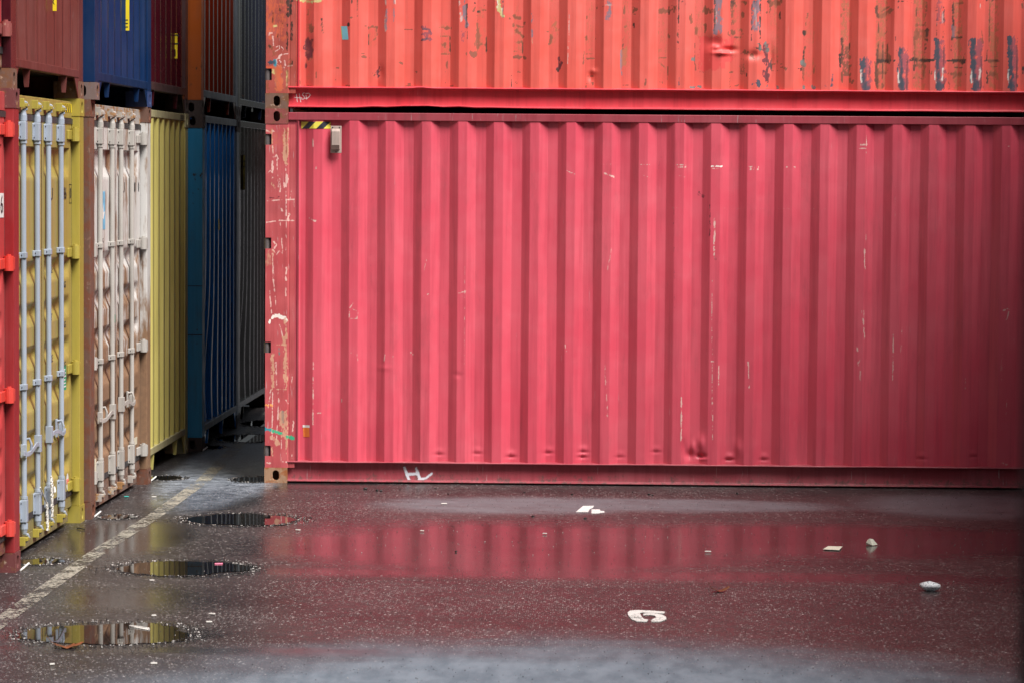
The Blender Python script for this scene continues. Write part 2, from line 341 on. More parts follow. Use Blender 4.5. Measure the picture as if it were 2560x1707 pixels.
('r',[(2.837,3.69),(2.84,3.642)],0.0081,0.9,0.35),('r',[(2.843,3.666),(2.879,3.678)],0.0137,0.7,0.35),('d',[(2.837,3.564),(2.837,3.54)],0.0056,0.9,0.35),
('r',[(2.766,3.542),(2.781,3.543)],0.0081,0.4,0.35),('v',[(2.741,3.359),(2.742,3.233),(2.749,3.173)],0.0068,0.9,0.35),('t',[(2.768,3.36),(2.769,3.258)],0.0143,0.7,0.35),
('r',[(2.75,3.098),(2.813,3.091)],0.0037,0.9,0.35),('r',[(2.93,3.139),(2.93,3.094)],0.005,0.8,0.35),('d',[(2.754,3.455),(2.754,3.366)],0.0016,1.0,0.35),
('r',[(3.046,3.667),(3.073,3.667)],0.0187,0.6,0.35),('r',[(3.07,3.676),(3.073,3.673)],0.0062,1.0,0.35),('d',[(3.108,3.694),(3.109,3.641)],0.0037,0.9,0.35),
('r',[(3.115,3.668),(3.145,3.677)],0.0218,0.7,0.35),('d',[(3.18,3.752),(3.179,3.602),(3.176,3.494),(3.179,3.332)],0.0037,0.95,0.35),('r',[(3.175,3.5),(3.176,3.488)],0.0081,0.8,0.35),
('r',[(3.272,3.639),(3.281,3.579)],0.0131,0.8,0.35),('d',[(3.207,3.74),(3.199,3.725)],0.0031,1.0,0.35),('p',[(3.216,3.74),(3.232,3.716)],0.0093,0.4,0.35),
('r',[(3.385,3.693),(3.392,3.651)],0.0106,0.9,0.35),('r',[(3.391,3.669),(3.452,3.667)],0.0187,0.7,0.35),('r',[(3.318,3.531),(3.32,3.489)],0.0093,0.5,0.35),
('r',[(3.387,3.562),(3.389,3.502)],0.0081,0.85,0.35),('r',[(3.108,3.494),(3.111,3.458)],0.0062,0.8,0.35),('d',[(3.457,3.754),(3.458,3.604),(3.457,3.496)],0.0044,0.9,0.35),
('v',[(3.478,3.754),(3.482,3.634),(3.472,3.502)],0.0187,0.75,0.35),('w',[(3.467,3.664),(3.465,3.574)],0.0025,0.8,0.35),('v',[(3.505,3.754),(3.513,3.514)],0.0155,0.5,0.35),
('d',[(3.598,3.737),(3.601,3.719)],0.0174,0.7,0.35),('r',[(3.583,3.718),(3.6,3.575)],0.0124,0.6,0.35),('r',[(3.685,3.737),(3.697,3.725)],0.0124,0.7,0.35),
('r',[(3.675,3.647),(3.683,3.626)],0.0106,0.85,0.35),('r',[(3.568,3.509),(3.571,3.485)],0.0081,0.9,0.35),('r',[(3.595,3.518),(3.601,3.497)],0.0106,0.9,0.35),
('r',[(3.664,3.521),(3.67,3.498)],0.0106,0.5,0.35),('v',[(3.772,3.72),(3.777,3.546)],0.028,0.85,0.35),('b',[(3.754,3.755),(3.769,3.72)],0.0124,0.7,0.35),
('w',[(3.767,3.684),(3.78,3.546)],0.0037,0.6,0.35),('d',[(3.81,3.756),(3.808,3.516),(3.806,3.397)],0.0044,0.9,0.35),('d',[(3.742,3.719),(3.743,3.444)],0.0022,0.8,0.35),
('k',[(3.4,3.442),(3.402,3.238)],0.0591,1,0.1),('k',[(3.49,3.442),(3.492,3.251)],0.0498,0.9,0.1),('k',[(3.568,3.443),(3.57,3.299)],0.0404,0.8,0.15),
('d',[(3.767,3.39),(3.813,3.373)],0.0081,0.9,0.35),('G',[(3.797,3.409),(3.81,3.367)],0.0137,0.7,0.35),('r',[(3.69,3.354),(3.744,3.336),(3.768,3.3)],0.0155,0.7,0.35),
('m',[(3.857,3.397),(3.86,3.181)],0.0205,0.95,0.35),('m',[(3.857,3.181),(3.864,3.133)],0.0112,0.9,0.35),('G',[(3.845,3.421),(3.876,3.373)],0.0155,0.8,0.35),
('r',[(3.901,3.313),(3.899,3.217)],0.0031,0.8,0.35),('d',[(3.896,3.265),(3.901,3.211)],0.0056,0.8,0.35),('r',[(3.904,3.265),(3.931,3.266)],0.0028,1.0,0.35),
('r',[(3.902,3.214),(3.95,3.215)],0.0031,0.6,0.35),('r',[(3.942,3.326),(3.951,3.158)],0.0028,0.5,0.35),('r',[(3.973,3.266),(3.98,3.23),(4.007,3.23)],0.0124,0.85,0.35),
('d',[(3.865,3.75),(3.871,3.732)],0.0093,0.9,0.35),('r',[(3.895,3.738),(3.949,3.742)],0.0249,0.7,0.35),('r',[(3.889,3.714),(3.882,3.631)],0.005,0.9,0.35),
('r',[(3.857,3.662),(3.875,3.661)],0.0056,0.8,0.35),('d',[(3.959,3.661),(3.963,3.613)],0.005,0.9,0.35),('r',[(4.172,3.656),(4.172,3.621)],0.0031,1.0,0.35),
('r',[(4.156,3.585),(4.157,3.555)],0.0028,1.0,0.35),('d',[(4.148,3.513),(4.151,3.465)],0.0081,0.9,0.35),('d',[(4.151,3.399),(4.147,3.327),(4.141,3.291)],0.0062,0.9,0.35),
('G',[(4.135,3.279),(4.148,3.261)],0.0137,0.9,0.35),('d',[(4.1,3.228),(4.13,3.231)],0.0037,0.9,0.35),('d',[(4.13,3.255),(4.127,3.213)],0.005,0.9,0.35),
('r',[(4.145,3.249),(4.149,3.141)],0.0068,0.6,0.35),('r',[(4.232,3.25),(4.221,3.19)],0.0025,0.8,0.35),('r',[(3.669,3.3),(3.674,3.198)],0.0187,0.45,0.35),
('r',[(3.31,3.423),(3.308,3.303)],0.0025,0.8,0.35),('G',[(3.296,3.3),(3.311,3.297)],0.0106,0.9,0.35),('r',[(3.309,3.285),(3.321,3.213)],0.0031,0.8,0.35),
('r',[(3.322,3.201),(3.376,3.199)],0.0028,0.8,0.35),('r',[(3.574,3.203),(3.61,3.203)],0.0062,0.6,0.35),('r',[(3.58,3.197),(3.578,3.101)],0.0044,0.7,0.35),
('b',[(3.753,3.108),(3.795,3.127),(3.801,3.097)],0.0137,0.8,0.35),('b',[(3.19,3.158),(3.187,3.08)],0.0068,0.5,0.35),('G',[(3.272,3.081),(3.35,3.085)],0.0093,0.8,0.35),
('r',[(3.579,3.083),(3.669,3.111)],0.0068,0.8,0.35),('p',[(4.315,3.136),(4.315,3.1)],0.0081,0.6,0.35),('b',[(4.365,3.185),(4.366,3.101)],0.0081,0.6,0.35),
('d',[(3.613,3.467),(3.67,3.466)],0.0025,0.9,0.35),('r',[(3.035,3.307),(3.095,3.308)],0.0044,0.7,0.35),('r',[(3.041,3.271),(3.077,3.236)],0.0031,0.6,0.35),
('r',[(3.102,3.236),(3.103,3.134)],0.0037,0.8,0.35),('r',[(3.037,3.124),(3.067,3.116)],0.005,0.6,0.35),('G',[(3.873,3.091),(3.876,3.079)],0.0124,0.7,0.35),
('G',[(3.945,3.092),(3.949,3.08)],0.0124,0.7,0.35),('G',[(4.15,3.093),(4.153,3.081)],0.0124,0.7,0.35),('G',[(4.222,3.094),(4.225,3.082)],0.0124,0.7,0.35),
('d',[(3.671,3.42),(3.669,3.336)],0.0025,0.7,0.35),('d',[(3.708,3.192),(3.709,3.144)],0.0025,0.8,0.35),('d',[(4.44,3.461),(4.445,3.371),(4.431,3.281)],0.0062,0.9,0.35),
('r',[(4.472,3.359),(4.477,3.221)],0.0342,0.75,0.35),('d',[(4.498,3.425),(4.498,3.389)],0.0037,0.9,0.35),('r',[(4.444,3.203),(4.442,3.131)],0.005,0.9,0.35),
('r',[(4.504,3.222),(4.505,3.126)],0.0056,0.9,0.35),('r',[(4.526,3.144),(4.52,3.123)],0.0062,0.9,0.35),('r',[(4.444,3.185),(4.498,3.183)],0.0044,0.6,0.35),
('d',[(4.424,3.341),(4.43,3.251)],0.0075,0.8,0.35),('r',[(4.449,3.688),(4.449,3.67)],0.0025,1.0,0.35),('r',[(4.427,3.652),(4.428,3.637)],0.005,1.0,0.35),
('p',[(4.628,3.282),(4.631,3.09)],0.0341,0.75,0.35),('b',[(4.594,3.306),(4.602,3.204),(4.609,3.096)],0.0159,0.95,0.25),('b',[(4.619,3.108),(4.625,3.09)],0.0266,0.85,0.35),
('d',[(4.653,3.247),(4.656,3.085)],0.0025,0.8,0.35),('W',[(4.587,3.222),(4.585,3.162),(4.59,3.126)],0.0044,0.95,0.35),('p',[(4.914,3.356),(4.918,3.092)],0.0344,0.75,0.35),
('b',[(4.88,3.38),(4.888,3.242),(4.896,3.098)],0.0161,0.95,0.25),('b',[(4.906,3.11),(4.912,3.092)],0.0268,0.85,0.35),('d',[(4.939,3.32),(4.943,3.087)],0.0025,0.8,0.35),
('W',[(4.873,3.224),(4.871,3.164),(4.877,3.128)],0.0044,0.95,0.35),('p',[(5.195,3.43),(5.201,3.094)],0.035,0.75,0.35),('b',[(5.16,3.454),(5.169,3.28),(5.178,3.1)],0.0163,0.95,0.25),
('b',[(5.188,3.112),(5.195,3.094)],0.0272,0.85,0.35),('d',[(5.221,3.394),(5.226,3.089)],0.0025,0.8,0.35),('W',[(5.155,3.226),(5.153,3.166),(5.159,3.13)],0.0044,0.95,0.35),
('W',[(5.215,3.238),(5.21,3.154)],0.0056,0.9,0.35),('p',[(5.476,3.432),(5.482,3.096)],0.0383,0.75,0.35),('b',[(5.438,3.455),(5.447,3.282),(5.456,3.102)],0.0179,0.95,0.25),
('b',[(5.47,3.114),(5.476,3.096)],0.0298,0.85,0.35),('d',[(5.506,3.396),(5.511,3.091)],0.0025,0.8,0.35),('W',[(5.433,3.228),(5.431,3.168),(5.437,3.132)],0.0044,0.95,0.35),
('W',[(5.5,3.24),(5.495,3.156)],0.0056,0.9,0.35),('p',[(5.754,3.458),(5.76,3.098)],0.0341,0.75,0.35),('b',[(5.72,3.481),(5.729,3.296),(5.739,3.104)],0.0159,0.95,0.25),
('b',[(5.748,3.116),(5.754,3.098)],0.0266,0.85,0.35),('d',[(5.779,3.422),(5.785,3.093)],0.0025,0.8,0.35),('W',[(5.716,3.23),(5.714,3.17),(5.72,3.134)],0.0044,0.95,0.35),
('d',[(4.72,3.439),(4.712,3.343),(4.713,3.283)],0.0056,0.9,0.35),('d',[(4.713,3.3),(4.839,3.299)],0.0068,1,0.35),('d',[(4.722,3.295),(4.791,3.292)],0.0124,0.9,0.35),
('r',[(4.718,3.343),(4.784,3.322)],0.0218,0.45,0.35),('r',[(4.808,3.343),(4.803,3.272)],0.0044,0.8,0.35),('d',[(4.71,3.283),(4.71,3.091)],0.0112,0.6,0.35),
('r',[(4.726,3.205),(4.771,3.202)],0.0081,0.7,0.35),('d',[(4.751,3.439),(4.757,3.085)],0.0016,0.9,0.35),('d',[(4.786,3.436),(4.792,3.224)],0.0019,0.8,0.35),
('d',[(4.698,3.708),(4.708,3.636)],0.0106,0.7,0.35),('r',[(4.725,3.666),(4.82,3.72)],0.005,0.9,0.35),('r',[(4.803,3.673),(4.81,3.649)],0.0124,0.85,0.35),
('r',[(4.732,3.636),(4.815,3.685)],0.0124,0.5,0.35),('d',[(4.718,3.63),(4.72,3.505)],0.0019,0.8,0.35),('d',[(4.85,3.478),(4.851,3.416)],0.0031,0.7,0.35),
('r',[(4.781,3.52),(4.773,3.505)],0.0031,1.0,0.35),('d',[(4.859,3.754),(4.866,3.697)],0.0022,0.9,0.35),('d',[(4.859,3.755),(4.976,3.742)],0.0019,0.8,0.35),
('r',[(4.994,3.757),(4.985,3.734)],0.0062,0.8,0.35),('d',[(5.006,3.71),(5.009,3.641)],0.0028,0.8,0.35),('r',[(5.012,3.571),(5.075,3.57)],0.0068,0.7,0.35),
('r',[(5.012,3.536),(5.013,3.471)],0.0106,0.7,0.35),('d',[(5.093,3.531),(5.088,3.453)],0.0093,0.85,0.35),('r',[(5.084,3.752),(5.077,3.585)],0.0037,0.8,0.35),
('r',[(5.016,3.506),(5.082,3.501)],0.028,0.3,0.35),('d',[(4.965,3.303),(5.139,3.303)],0.0056,1,0.35),('d',[(4.989,3.309),(5.115,3.295)],0.0106,0.9,0.35),
('r',[(4.995,3.476),(5.001,3.309)],0.005,0.8,0.35),('d',[(5.08,3.429),(5.081,3.357)],0.0028,1.0,0.35),('r',[(5.013,3.267),(5.085,3.255)],0.0124,0.5,0.35),
('d',[(4.998,3.285),(4.996,3.225)],0.0081,0.6,0.35),('r',[(4.988,3.168),(4.994,3.165)],0.0068,0.8,0.35),('r',[(5.074,3.243),(5.066,3.183)],0.0037,0.9,0.35),
('r',[(5.122,3.226),(5.125,3.196)],0.0031,1.0,0.35),('r',[(5.11,3.22),(5.11,3.202)],0.0025,1.0,0.35),('r',[(5.039,3.171),(5.063,3.153)],0.0028,1.0,0.35),
('d',[(5.287,3.765),(5.29,3.574),(5.286,3.466)],0.0056,0.85,0.35),('v',[(5.293,3.562),(5.295,3.49)],0.0124,0.8,0.35),('d',[(5.295,3.478),(5.352,3.478)],0.0056,0.8,0.35),
('r',[(5.306,3.739),(5.359,3.742)],0.005,0.8,0.35),('r',[(5.321,3.517),(5.336,3.515)],0.005,0.7,0.35),('d',[(5.28,3.466),(5.276,3.347)],0.0037,0.8,0.35),
('d',[(5.253,3.302),(5.397,3.303)],0.0062,1,0.35),('d',[(5.295,3.305),(5.373,3.287)],0.0124,0.85,0.35),('d',[(5.308,3.248),(5.362,3.247)],0.0044,0.9,0.35),
('r',[(5.266,3.203),(5.278,3.197)],0.0124,0.8,0.35),('r',[(5.296,3.197),(5.344,3.2)],0.0106,0.6,0.35),('r',[(5.297,3.167),(5.321,3.188)],0.0037,1.0,0.35),
('r',[(5.386,3.21),(5.393,3.156)],0.0028,0.9,0.35),('r',[(5.381,3.353),(5.372,3.311)],0.0037,0.8,0.35),('r',[(5.267,3.131),(5.268,3.089)],0.0081,0.6,0.35),
('r',[(5.316,3.113),(5.328,3.107)],0.005,1.0,0.35),('r',[(5.51,3.528),(5.517,3.444)],0.0081,0.7,0.35),('d',[(5.566,3.749),(5.571,3.444)],0.0019,0.8,0.35),
('d',[(5.527,3.764),(5.637,3.765)],0.005,0.9,0.35),('d',[(5.557,3.384),(5.552,3.307)],0.0031,0.8,0.35),('d',[(5.531,3.302),(5.645,3.301)],0.0044,0.95,0.35),
('r',[(5.57,3.301),(5.63,3.298)],0.0112,0.7,0.35),('r',[(5.577,3.253),(5.625,3.256)],0.0037,0.7,0.35),('d',[(5.554,3.229),(5.558,3.133)],0.0062,0.7,0.35),
('r',[(5.584,3.205),(5.62,3.199)],0.0137,0.6,0.35),('d',[(5.829,3.255),(5.833,3.207)],0.0075,0.8,0.35),('r',[(5.815,3.733),(5.821,3.709)],0.0124,0.5,0.35),
('w',[(5.494,3.737),(5.497,3.653)],0.0025,0.9,0.35),('p',[(5.177,3.735),(5.194,3.615)],0.028,0.5,0.35),('d',[(5.156,3.729),(5.161,3.466)],0.0028,0.8,0.35),
('d',[(5.216,3.729),(5.217,3.472)],0.0044,0.8,0.35),('w',[(5.164,3.585),(5.165,3.579)],0.0044,1.0,0.35),('w',[(5.208,3.675),(5.206,3.568)],0.0025,0.7,0.35),
]
MK_L=[
('w',[(0.378,0.937),(0.376,0.455)],0.0036,0.9,0.35),('w',[(0.379,0.544),(0.441,0.545)],0.0027,0.8,0.35),('w',[(0.368,2.67),(0.37,2.603)],0.0027,0.9,0.35),
('w',[(0.338,2.058),(0.374,2.032),(0.409,2.032)],0.0046,0.9,0.35),('w',[(0.38,1.675),(0.423,1.675)],0.0023,0.6,0.35),('w',[(0.656,1.359),(0.684,1.394)],0.0046,0.8,0.35),
('w',[(0.656,1.332),(0.652,1.284),(0.717,1.277),(0.724,1.332),(0.679,1.355)],0.0027,0.8,0.35),('w',[(0.654,1.02),(0.716,1.003),(0.722,0.953)],0.0027,0.7,0.35),('w',[(0.932,1.005),(0.93,0.955)],0.0036,0.7,0.35),
('w',[(0.996,1.005),(0.998,0.952)],0.0036,0.7,0.35),('w',[(1.126,1.028),(1.149,1.003)],0.0046,0.9,0.35),('w',[(1.235,1.456),(1.271,1.474)],0.0036,0.8,0.35),
('w',[(1.255,1.755),(1.22,1.595)],0.0023,0.5,0.35),('w',[(1.502,1.481),(1.559,1.5),(1.532,1.458)],0.0036,0.6,0.35),('w',[(1.549,1.686),(1.553,0.546)],0.0018,0.5,0.35),
('w',[(0.598,0.653),(0.598,0.618)],0.0027,0.8,0.35),('w',[(0.641,0.654),(0.682,0.606)],0.0036,0.5,0.35),('w',[(2.333,2.433),(2.404,2.402)],0.0027,0.7,0.35),
('w',[(2.332,1.088),(2.341,1.035)],0.0046,0.6,0.35),('w',[(0.39,2.449),(0.395,2.431)],0.0027,1.0,0.35),('m',[(0.815,2.761),(0.822,0.181)],0.0015,0.35,0.35),
('m',[(2.489,2.774),(2.507,0.197)],0.0015,0.35,0.35),('m',[(1.382,2.766),(1.393,0.187)],0.0015,0.35,0.35),('w',[(2.614,2.488),(2.676,2.489)],0.0027,0.6,0.35),
('w',[(2.614,2.418),(2.694,2.39)],0.0055,0.8,0.35),('w',[(2.902,2.487),(2.968,2.487)],0.0027,0.9,0.35),('w',[(2.898,2.414),(2.969,2.385)],0.0036,0.7,0.35),
('w',[(3.18,2.485),(3.247,2.486),(3.247,2.468),(3.189,2.468)],0.0036,0.9,0.35),('w',[(3.181,2.408),(3.246,2.391)],0.0036,0.5,0.35),('W',[(3.449,2.477),(3.528,2.477)],0.0046,1,0.35),
('w',[(3.454,2.459),(3.525,2.456)],0.0046,0.8,0.35),('w',[(3.737,2.474),(3.808,2.474),(3.804,2.457),(3.746,2.454)],0.0046,0.9,0.35),('w',[(4.02,2.474),(4.087,2.475),(4.087,2.46)],0.0036,0.9,0.35),
('w',[(4.302,2.474),(4.364,2.475)],0.0023,0.5,0.35),('w',[(4.582,2.651),(4.644,2.652)],0.0046,0.9,0.35),('w',[(4.582,2.621),(4.639,2.622)],0.0055,0.6,0.35),
('w',[(4.637,2.771),(4.637,2.489)],0.0027,0.7,0.35),('w',[(5.706,2.652),(5.728,2.647)],0.0064,0.7,0.35),('w',[(4.641,1.959),(4.634,1.747)],0.0036,0.5,0.35),
('w',[(4.629,1.853),(4.64,1.694)],0.0036,0.6,0.35),('w',[(3.476,2.074),(3.471,1.773)],0.0064,0.75,0.35),('w',[(3.459,1.595),(3.478,0.367)],0.0036,0.7,0.35),
('w',[(3.462,0.973),(3.521,0.965),(3.52,0.795)],0.0036,0.8,0.35),('w',[(3.235,0.695),(3.235,0.356)],0.0046,1,0.35),('w',[(3.746,0.967),(3.758,0.744)],0.0064,0.6,0.35),
('w',[(2.682,1.837),(2.648,1.66)],0.0046,0.5,0.35),('w',[(2.637,0.948),(2.667,0.538)],0.0073,0.45,0.35),('w',[(4.618,1.374),(4.648,1.143)],0.0036,0.6,0.35),
('w',[(4.587,1.09),(4.617,0.841)],0.0073,0.5,0.35),('w',[(4.636,1.374),(4.64,1.072)],0.0027,0.6,0.35),('w',[(4.865,1.216),(4.865,0.825)],0.0046,0.7,0.35),
('w',[(4.929,1.306),(4.926,0.915)],0.0036,0.5,0.35),('w',[(4.858,2.491),(4.87,1.713)],0.0027,0.4,0.35),('w',[(5.705,1.383),(5.758,1.401),(5.733,1.312)],0.0046,0.8,0.35),
('w',[(5.702,1.046),(5.703,0.797)],0.0046,0.5,0.35),('w',[(5.422,0.866),(5.424,0.777)],0.0027,0.7,0.35),('w',[(5.708,0.209),(5.761,0.192)],0.0064,0.5,0.35),
('w',[(5.747,0.708),(5.742,0.584)],0.0036,0.5,0.35),('w',[(2.838,2.157),(4.536,2.153),(5.137,2.136)],0.0015,0.35,0.35),('m',[(3.359,2.268),(3.368,2.25)],0.0201,0.5,0.35),
('m',[(3.16,2.16),(3.176,1.38)],0.0064,0.4,0.35),('m',[(3.44,2.18),(3.439,1.914)],0.0055,0.6,0.35),('m',[(3.268,1.7),(3.304,1.7)],0.0146,0.25,0.35),
('m',[(3.064,2.584),(3.03,2.407)],0.0073,0.35,0.35),('m',[(3.48,1.773),(3.489,1.755)],0.0128,0.4,0.35),('m',[(3.646,2.658),(3.656,0.708)],0.0018,0.3,0.35),
('m',[(4.234,2.31),(4.234,1.247)],0.0018,0.3,0.35),('m',[(2.966,1.769),(2.966,0.344)],0.0018,0.3,0.35),('m',[(3.586,1.774),(3.591,0.171)],0.0018,0.3,0.35),
('m',[(4.36,2.134),(4.36,1.07)],0.0018,0.3,0.35),('m',[(4.945,1.962),(4.95,0.719)],0.0018,0.3,0.35),
]
MK_PU=[
('L',[(0.04,3.73),(0.041,3.457)],0.0398,0.6,0.35),('L',[(0.123,3.676),(0.124,3.457)],0.0398,0.5,0.35),('d',[(0.186,3.731),(0.187,3.622)],0.0199,0.85,0.35),
('d',[(0.2,3.622),(0.201,3.425)],0.0085,0.6,0.35),('d',[(0.17,3.54),(0.168,3.348)],0.0074,0.6,0.35),('r',[(0.123,3.72),(0.14,3.704)],0.0142,0.8,0.35),
('d',[(0.109,3.682),(0.109,3.643)],0.0062,0.8,0.35),('d',[(0.058,3.626),(0.057,3.55)],0.0045,0.9,0.35),('y',[(0.068,3.528),(0.082,3.528)],0.0057,0.8,0.35),
('d',[(0.13,3.55),(0.13,3.549)],0.0051,0.8,0.35),('r',[(0.025,3.38),(0.069,3.314)],0.0227,0.5,0.35),('d',[(0.096,3.468),(0.093,3.446)],0.0028,1.0,0.35),
('w',[(0.027,3.456),(0.033,3.476),(0.049,3.476)],0.002,1.0,0.35),('w',[(0.055,3.451),(0.06,3.424),(0.061,3.38)],0.0031,1.0,0.35),('w',[(0.085,3.369),(0.105,3.377),(0.108,3.353),(0.077,3.336)],0.0026,1.0,0.35),
('w',[(0.124,3.369),(0.141,3.353),(0.121,3.309)],0.0023,1.0,0.35),('w',[(0.091,3.276),(0.119,3.309),(0.174,3.318)],0.0023,1.0,0.35),('w',[(0.086,3.276),(0.089,3.237),(0.113,3.213),(0.158,3.211)],0.0026,1.0,0.35),
('w',[(0.108,3.303),(0.113,3.254)],0.0062,0.8,0.35),('w',[(0.146,3.265),(0.155,3.227)],0.004,1.0,0.35),('w',[(0.174,3.222),(0.207,3.227)],0.002,1.0,0.35),
('T',[(0.072,3.27),(0.076,3.226)],0.0114,1,0.1),('b',[(0.031,3.248),(0.064,3.248)],0.017,0.8,0.2),('O',[(0.014,3.212),(0.069,3.21)],0.0085,0.9,0.35),
('t',[(0.097,3.205),(0.108,3.051)],0.0256,0.8,0.15),('O',[(0.108,3.205),(0.111,3.051)],0.017,0.6,0.35),('y',[(0.166,3.183),(0.164,3.073)],0.0085,0.5,0.35),
('r',[(0.196,3.266),(0.191,3.238)],0.0227,0.6,0.35),('y',[(0.058,3.188),(0.061,3.166)],0.0074,0.6,0.35),('r',[(0.171,3.183),(0.169,3.04)],0.0085,0.7,0.35),
('d',[(0.21,3.26),(0.207,3.238)],0.0068,0.7,0.35),('r',[(0.014,3.1),(0.02,3.034)],0.0142,0.5,0.35),('c',[(0.163,3.084),(0.165,3.079)],0.0062,0.8,0.35),
('d',[(0.03,3.38),(0.036,3.369)],0.0057,0.7,0.35),
]
MK_PL=[
('t',[(0.087,2.766),(0.088,2.623)],0.0828,0.35,0.35),('c',[(0.147,2.742),(0.154,2.505)],0.0096,0.9,0.35),('c',[(0.176,2.742),(0.173,2.522)],0.0052,0.8,0.35),
('r',[(0.164,2.733),(0.164,2.539)],0.0052,0.6,0.35),('c',[(0.143,2.547),(0.164,2.48),(0.181,2.472)],0.0113,0.8,0.35),('w',[(0.058,2.606),(0.062,2.513),(0.088,2.538),(0.101,2.509)],0.003,1.0,0.35),
('w',[(0.092,2.505),(0.101,2.293)],0.0026,1.0,0.35),('w',[(0.058,2.488),(0.056,2.361)],0.007,0.9,0.35),('w',[(0.114,2.353),(0.118,2.26)],0.0052,0.9,0.35),
('w',[(0.16,2.463),(0.166,2.074)],0.0035,1.0,0.35),('w',[(0.169,2.378),(0.173,2.328)],0.0078,0.9,0.35),('w',[(0.148,2.319),(0.156,2.294)],0.0078,0.8,0.35),
('c',[(0.055,2.318),(0.08,2.285)],0.0131,0.5,0.35),('w',[(0.017,2.183),(0.131,2.194),(0.225,2.197)],0.0026,1.0,0.35),('w',[(0.013,2.018),(0.115,2.033),(0.225,2.032)],0.0022,1.0,0.35),
('w',[(0.115,2.048),(0.137,1.794)],0.0026,1.0,0.35),('w',[(0.06,1.81),(0.09,1.772),(0.111,1.798),(0.137,1.781)],0.0026,1.0,0.35),('w',[(0.203,2.26),(0.191,2.184)],0.0044,0.8,0.35),
('w',[(0.187,2.082),(0.174,2.04)],0.0078,0.8,0.35),('w',[(0.166,2.023),(0.162,1.803)],0.0026,0.7,0.35),('w',[(0.167,1.667),(0.163,1.575)],0.007,0.9,0.35),
('w',[(0.06,1.776),(0.065,1.574)],0.003,0.9,0.35),('c',[(0.039,1.785),(0.035,1.7)],0.0261,0.4,0.35),('w',[(0.012,2.394),(0.046,2.42),(0.05,2.403)],0.0035,1.0,0.35),
('c',[(0.049,2.758),(0.054,2.623)],0.0052,0.7,0.35),('m',[(0.025,2.208),(0.089,2.204),(0.123,2.226)],0.003,0.9,0.35),('w',[(0.068,1.87),(0.09,1.844),(0.073,1.819)],0.0044,0.7,0.35),
('w',[(0.224,2.26),(0.227,2.032)],0.0017,0.5,0.35),('w',[(0.123,2.124),(0.132,2.107)],0.0061,0.8,0.35),('w',[(0.255,2.036),(0.28,2.034)],0.0044,0.6,0.35),
('w',[(0.058,2.724),(0.066,2.72)],0.0044,1.0,0.35),('w',[(0.011,2.724),(0.028,2.72)],0.0052,1.0,0.35),('w',[(0.066,1.573),(0.087,1.378)],0.0032,1.0,0.35),
('w',[(0.035,1.486),(0.054,1.316)],0.0032,1.0,0.35),('W',[(0.051,1.28),(0.098,1.301),(0.165,1.266)],0.0126,0.7,0.35),('W',[(0.026,1.228),(0.038,1.254)],0.0074,0.9,0.35),
('c',[(0.159,1.276),(0.17,1.122)],0.0116,0.85,0.35),('c',[(0.155,1.121),(0.161,0.75)],0.0158,0.6,0.35),('c',[(0.062,0.997),(0.063,0.75)],0.0126,0.6,0.35),
('w',[(0.088,0.935),(0.094,0.75)],0.0053,0.7,0.35),('w',[(0.113,1.234),(0.139,1.142)],0.0026,1.0,0.35),('G',[(0.111,1.054),(0.114,0.997)],0.0047,0.8,0.35),
('c',[(0.067,1.071),(0.155,1.072)],0.0037,0.8,0.35),('w',[(0.048,0.724),(0.029,0.584)],0.0026,1.0,0.35),('w',[(0.063,0.724),(0.059,0.336)],0.0037,0.8,0.35),
('w',[(0.104,0.729),(0.11,0.647),(0.095,0.337)],0.0042,0.7,0.35),('c',[(0.037,0.727),(0.171,0.728)],0.0032,0.6,0.35),('c',[(0.156,0.544),(0.167,0.368)],0.0232,0.65,0.35),
('G',[(0.139,0.554),(0.143,0.472)],0.0063,0.7,0.35),('c',[(0.131,0.544),(0.121,0.451)],0.0116,0.6,0.35),('w',[(0.224,0.483),(0.219,0.4)],0.0053,0.7,0.35),
('w',[(0.182,0.616),(0.166,0.647)],0.0042,1.0,0.35),('w',[(0.21,0.864),(0.212,0.761)],0.0042,0.7,0.35),('w',[(0.216,1.338),(0.216,1.307)],0.0042,0.7,0.35),
('c',[(0.064,0.347),(0.1,0.306)],0.0158,0.7,0.35),('c',[(0.172,0.348),(0.168,0.234)],0.0074,0.8,0.35),('w',[(0.131,0.337),(0.132,0.161)],0.0032,0.7,0.35),
('g',[(0.043,0.409),(0.131,0.384)],0.0105,1,0.15),('T',[(0.009,0.417),(0.043,0.409)],0.0095,1,0.15),('g',[(0.183,0.36),(0.229,0.346)],0.0116,1,0.15),
('o',[(0.017,0.603),(0.06,0.603)],0.0095,0.9,0.15),('w',[(0.018,0.155),(0.065,0.15)],0.0053,0.8,0.35),('c',[(0.059,0.274),(0.061,0.212)],0.0063,0.8,0.35),
('w',[(0.147,0.167),(0.173,0.162)],0.0063,0.7,0.35),('w',[(0.214,0.224),(0.214,0.183)],0.0032,0.6,0.35),('w',[(0.164,1.512),(0.164,1.451)],0.0053,0.7,0.35),
]
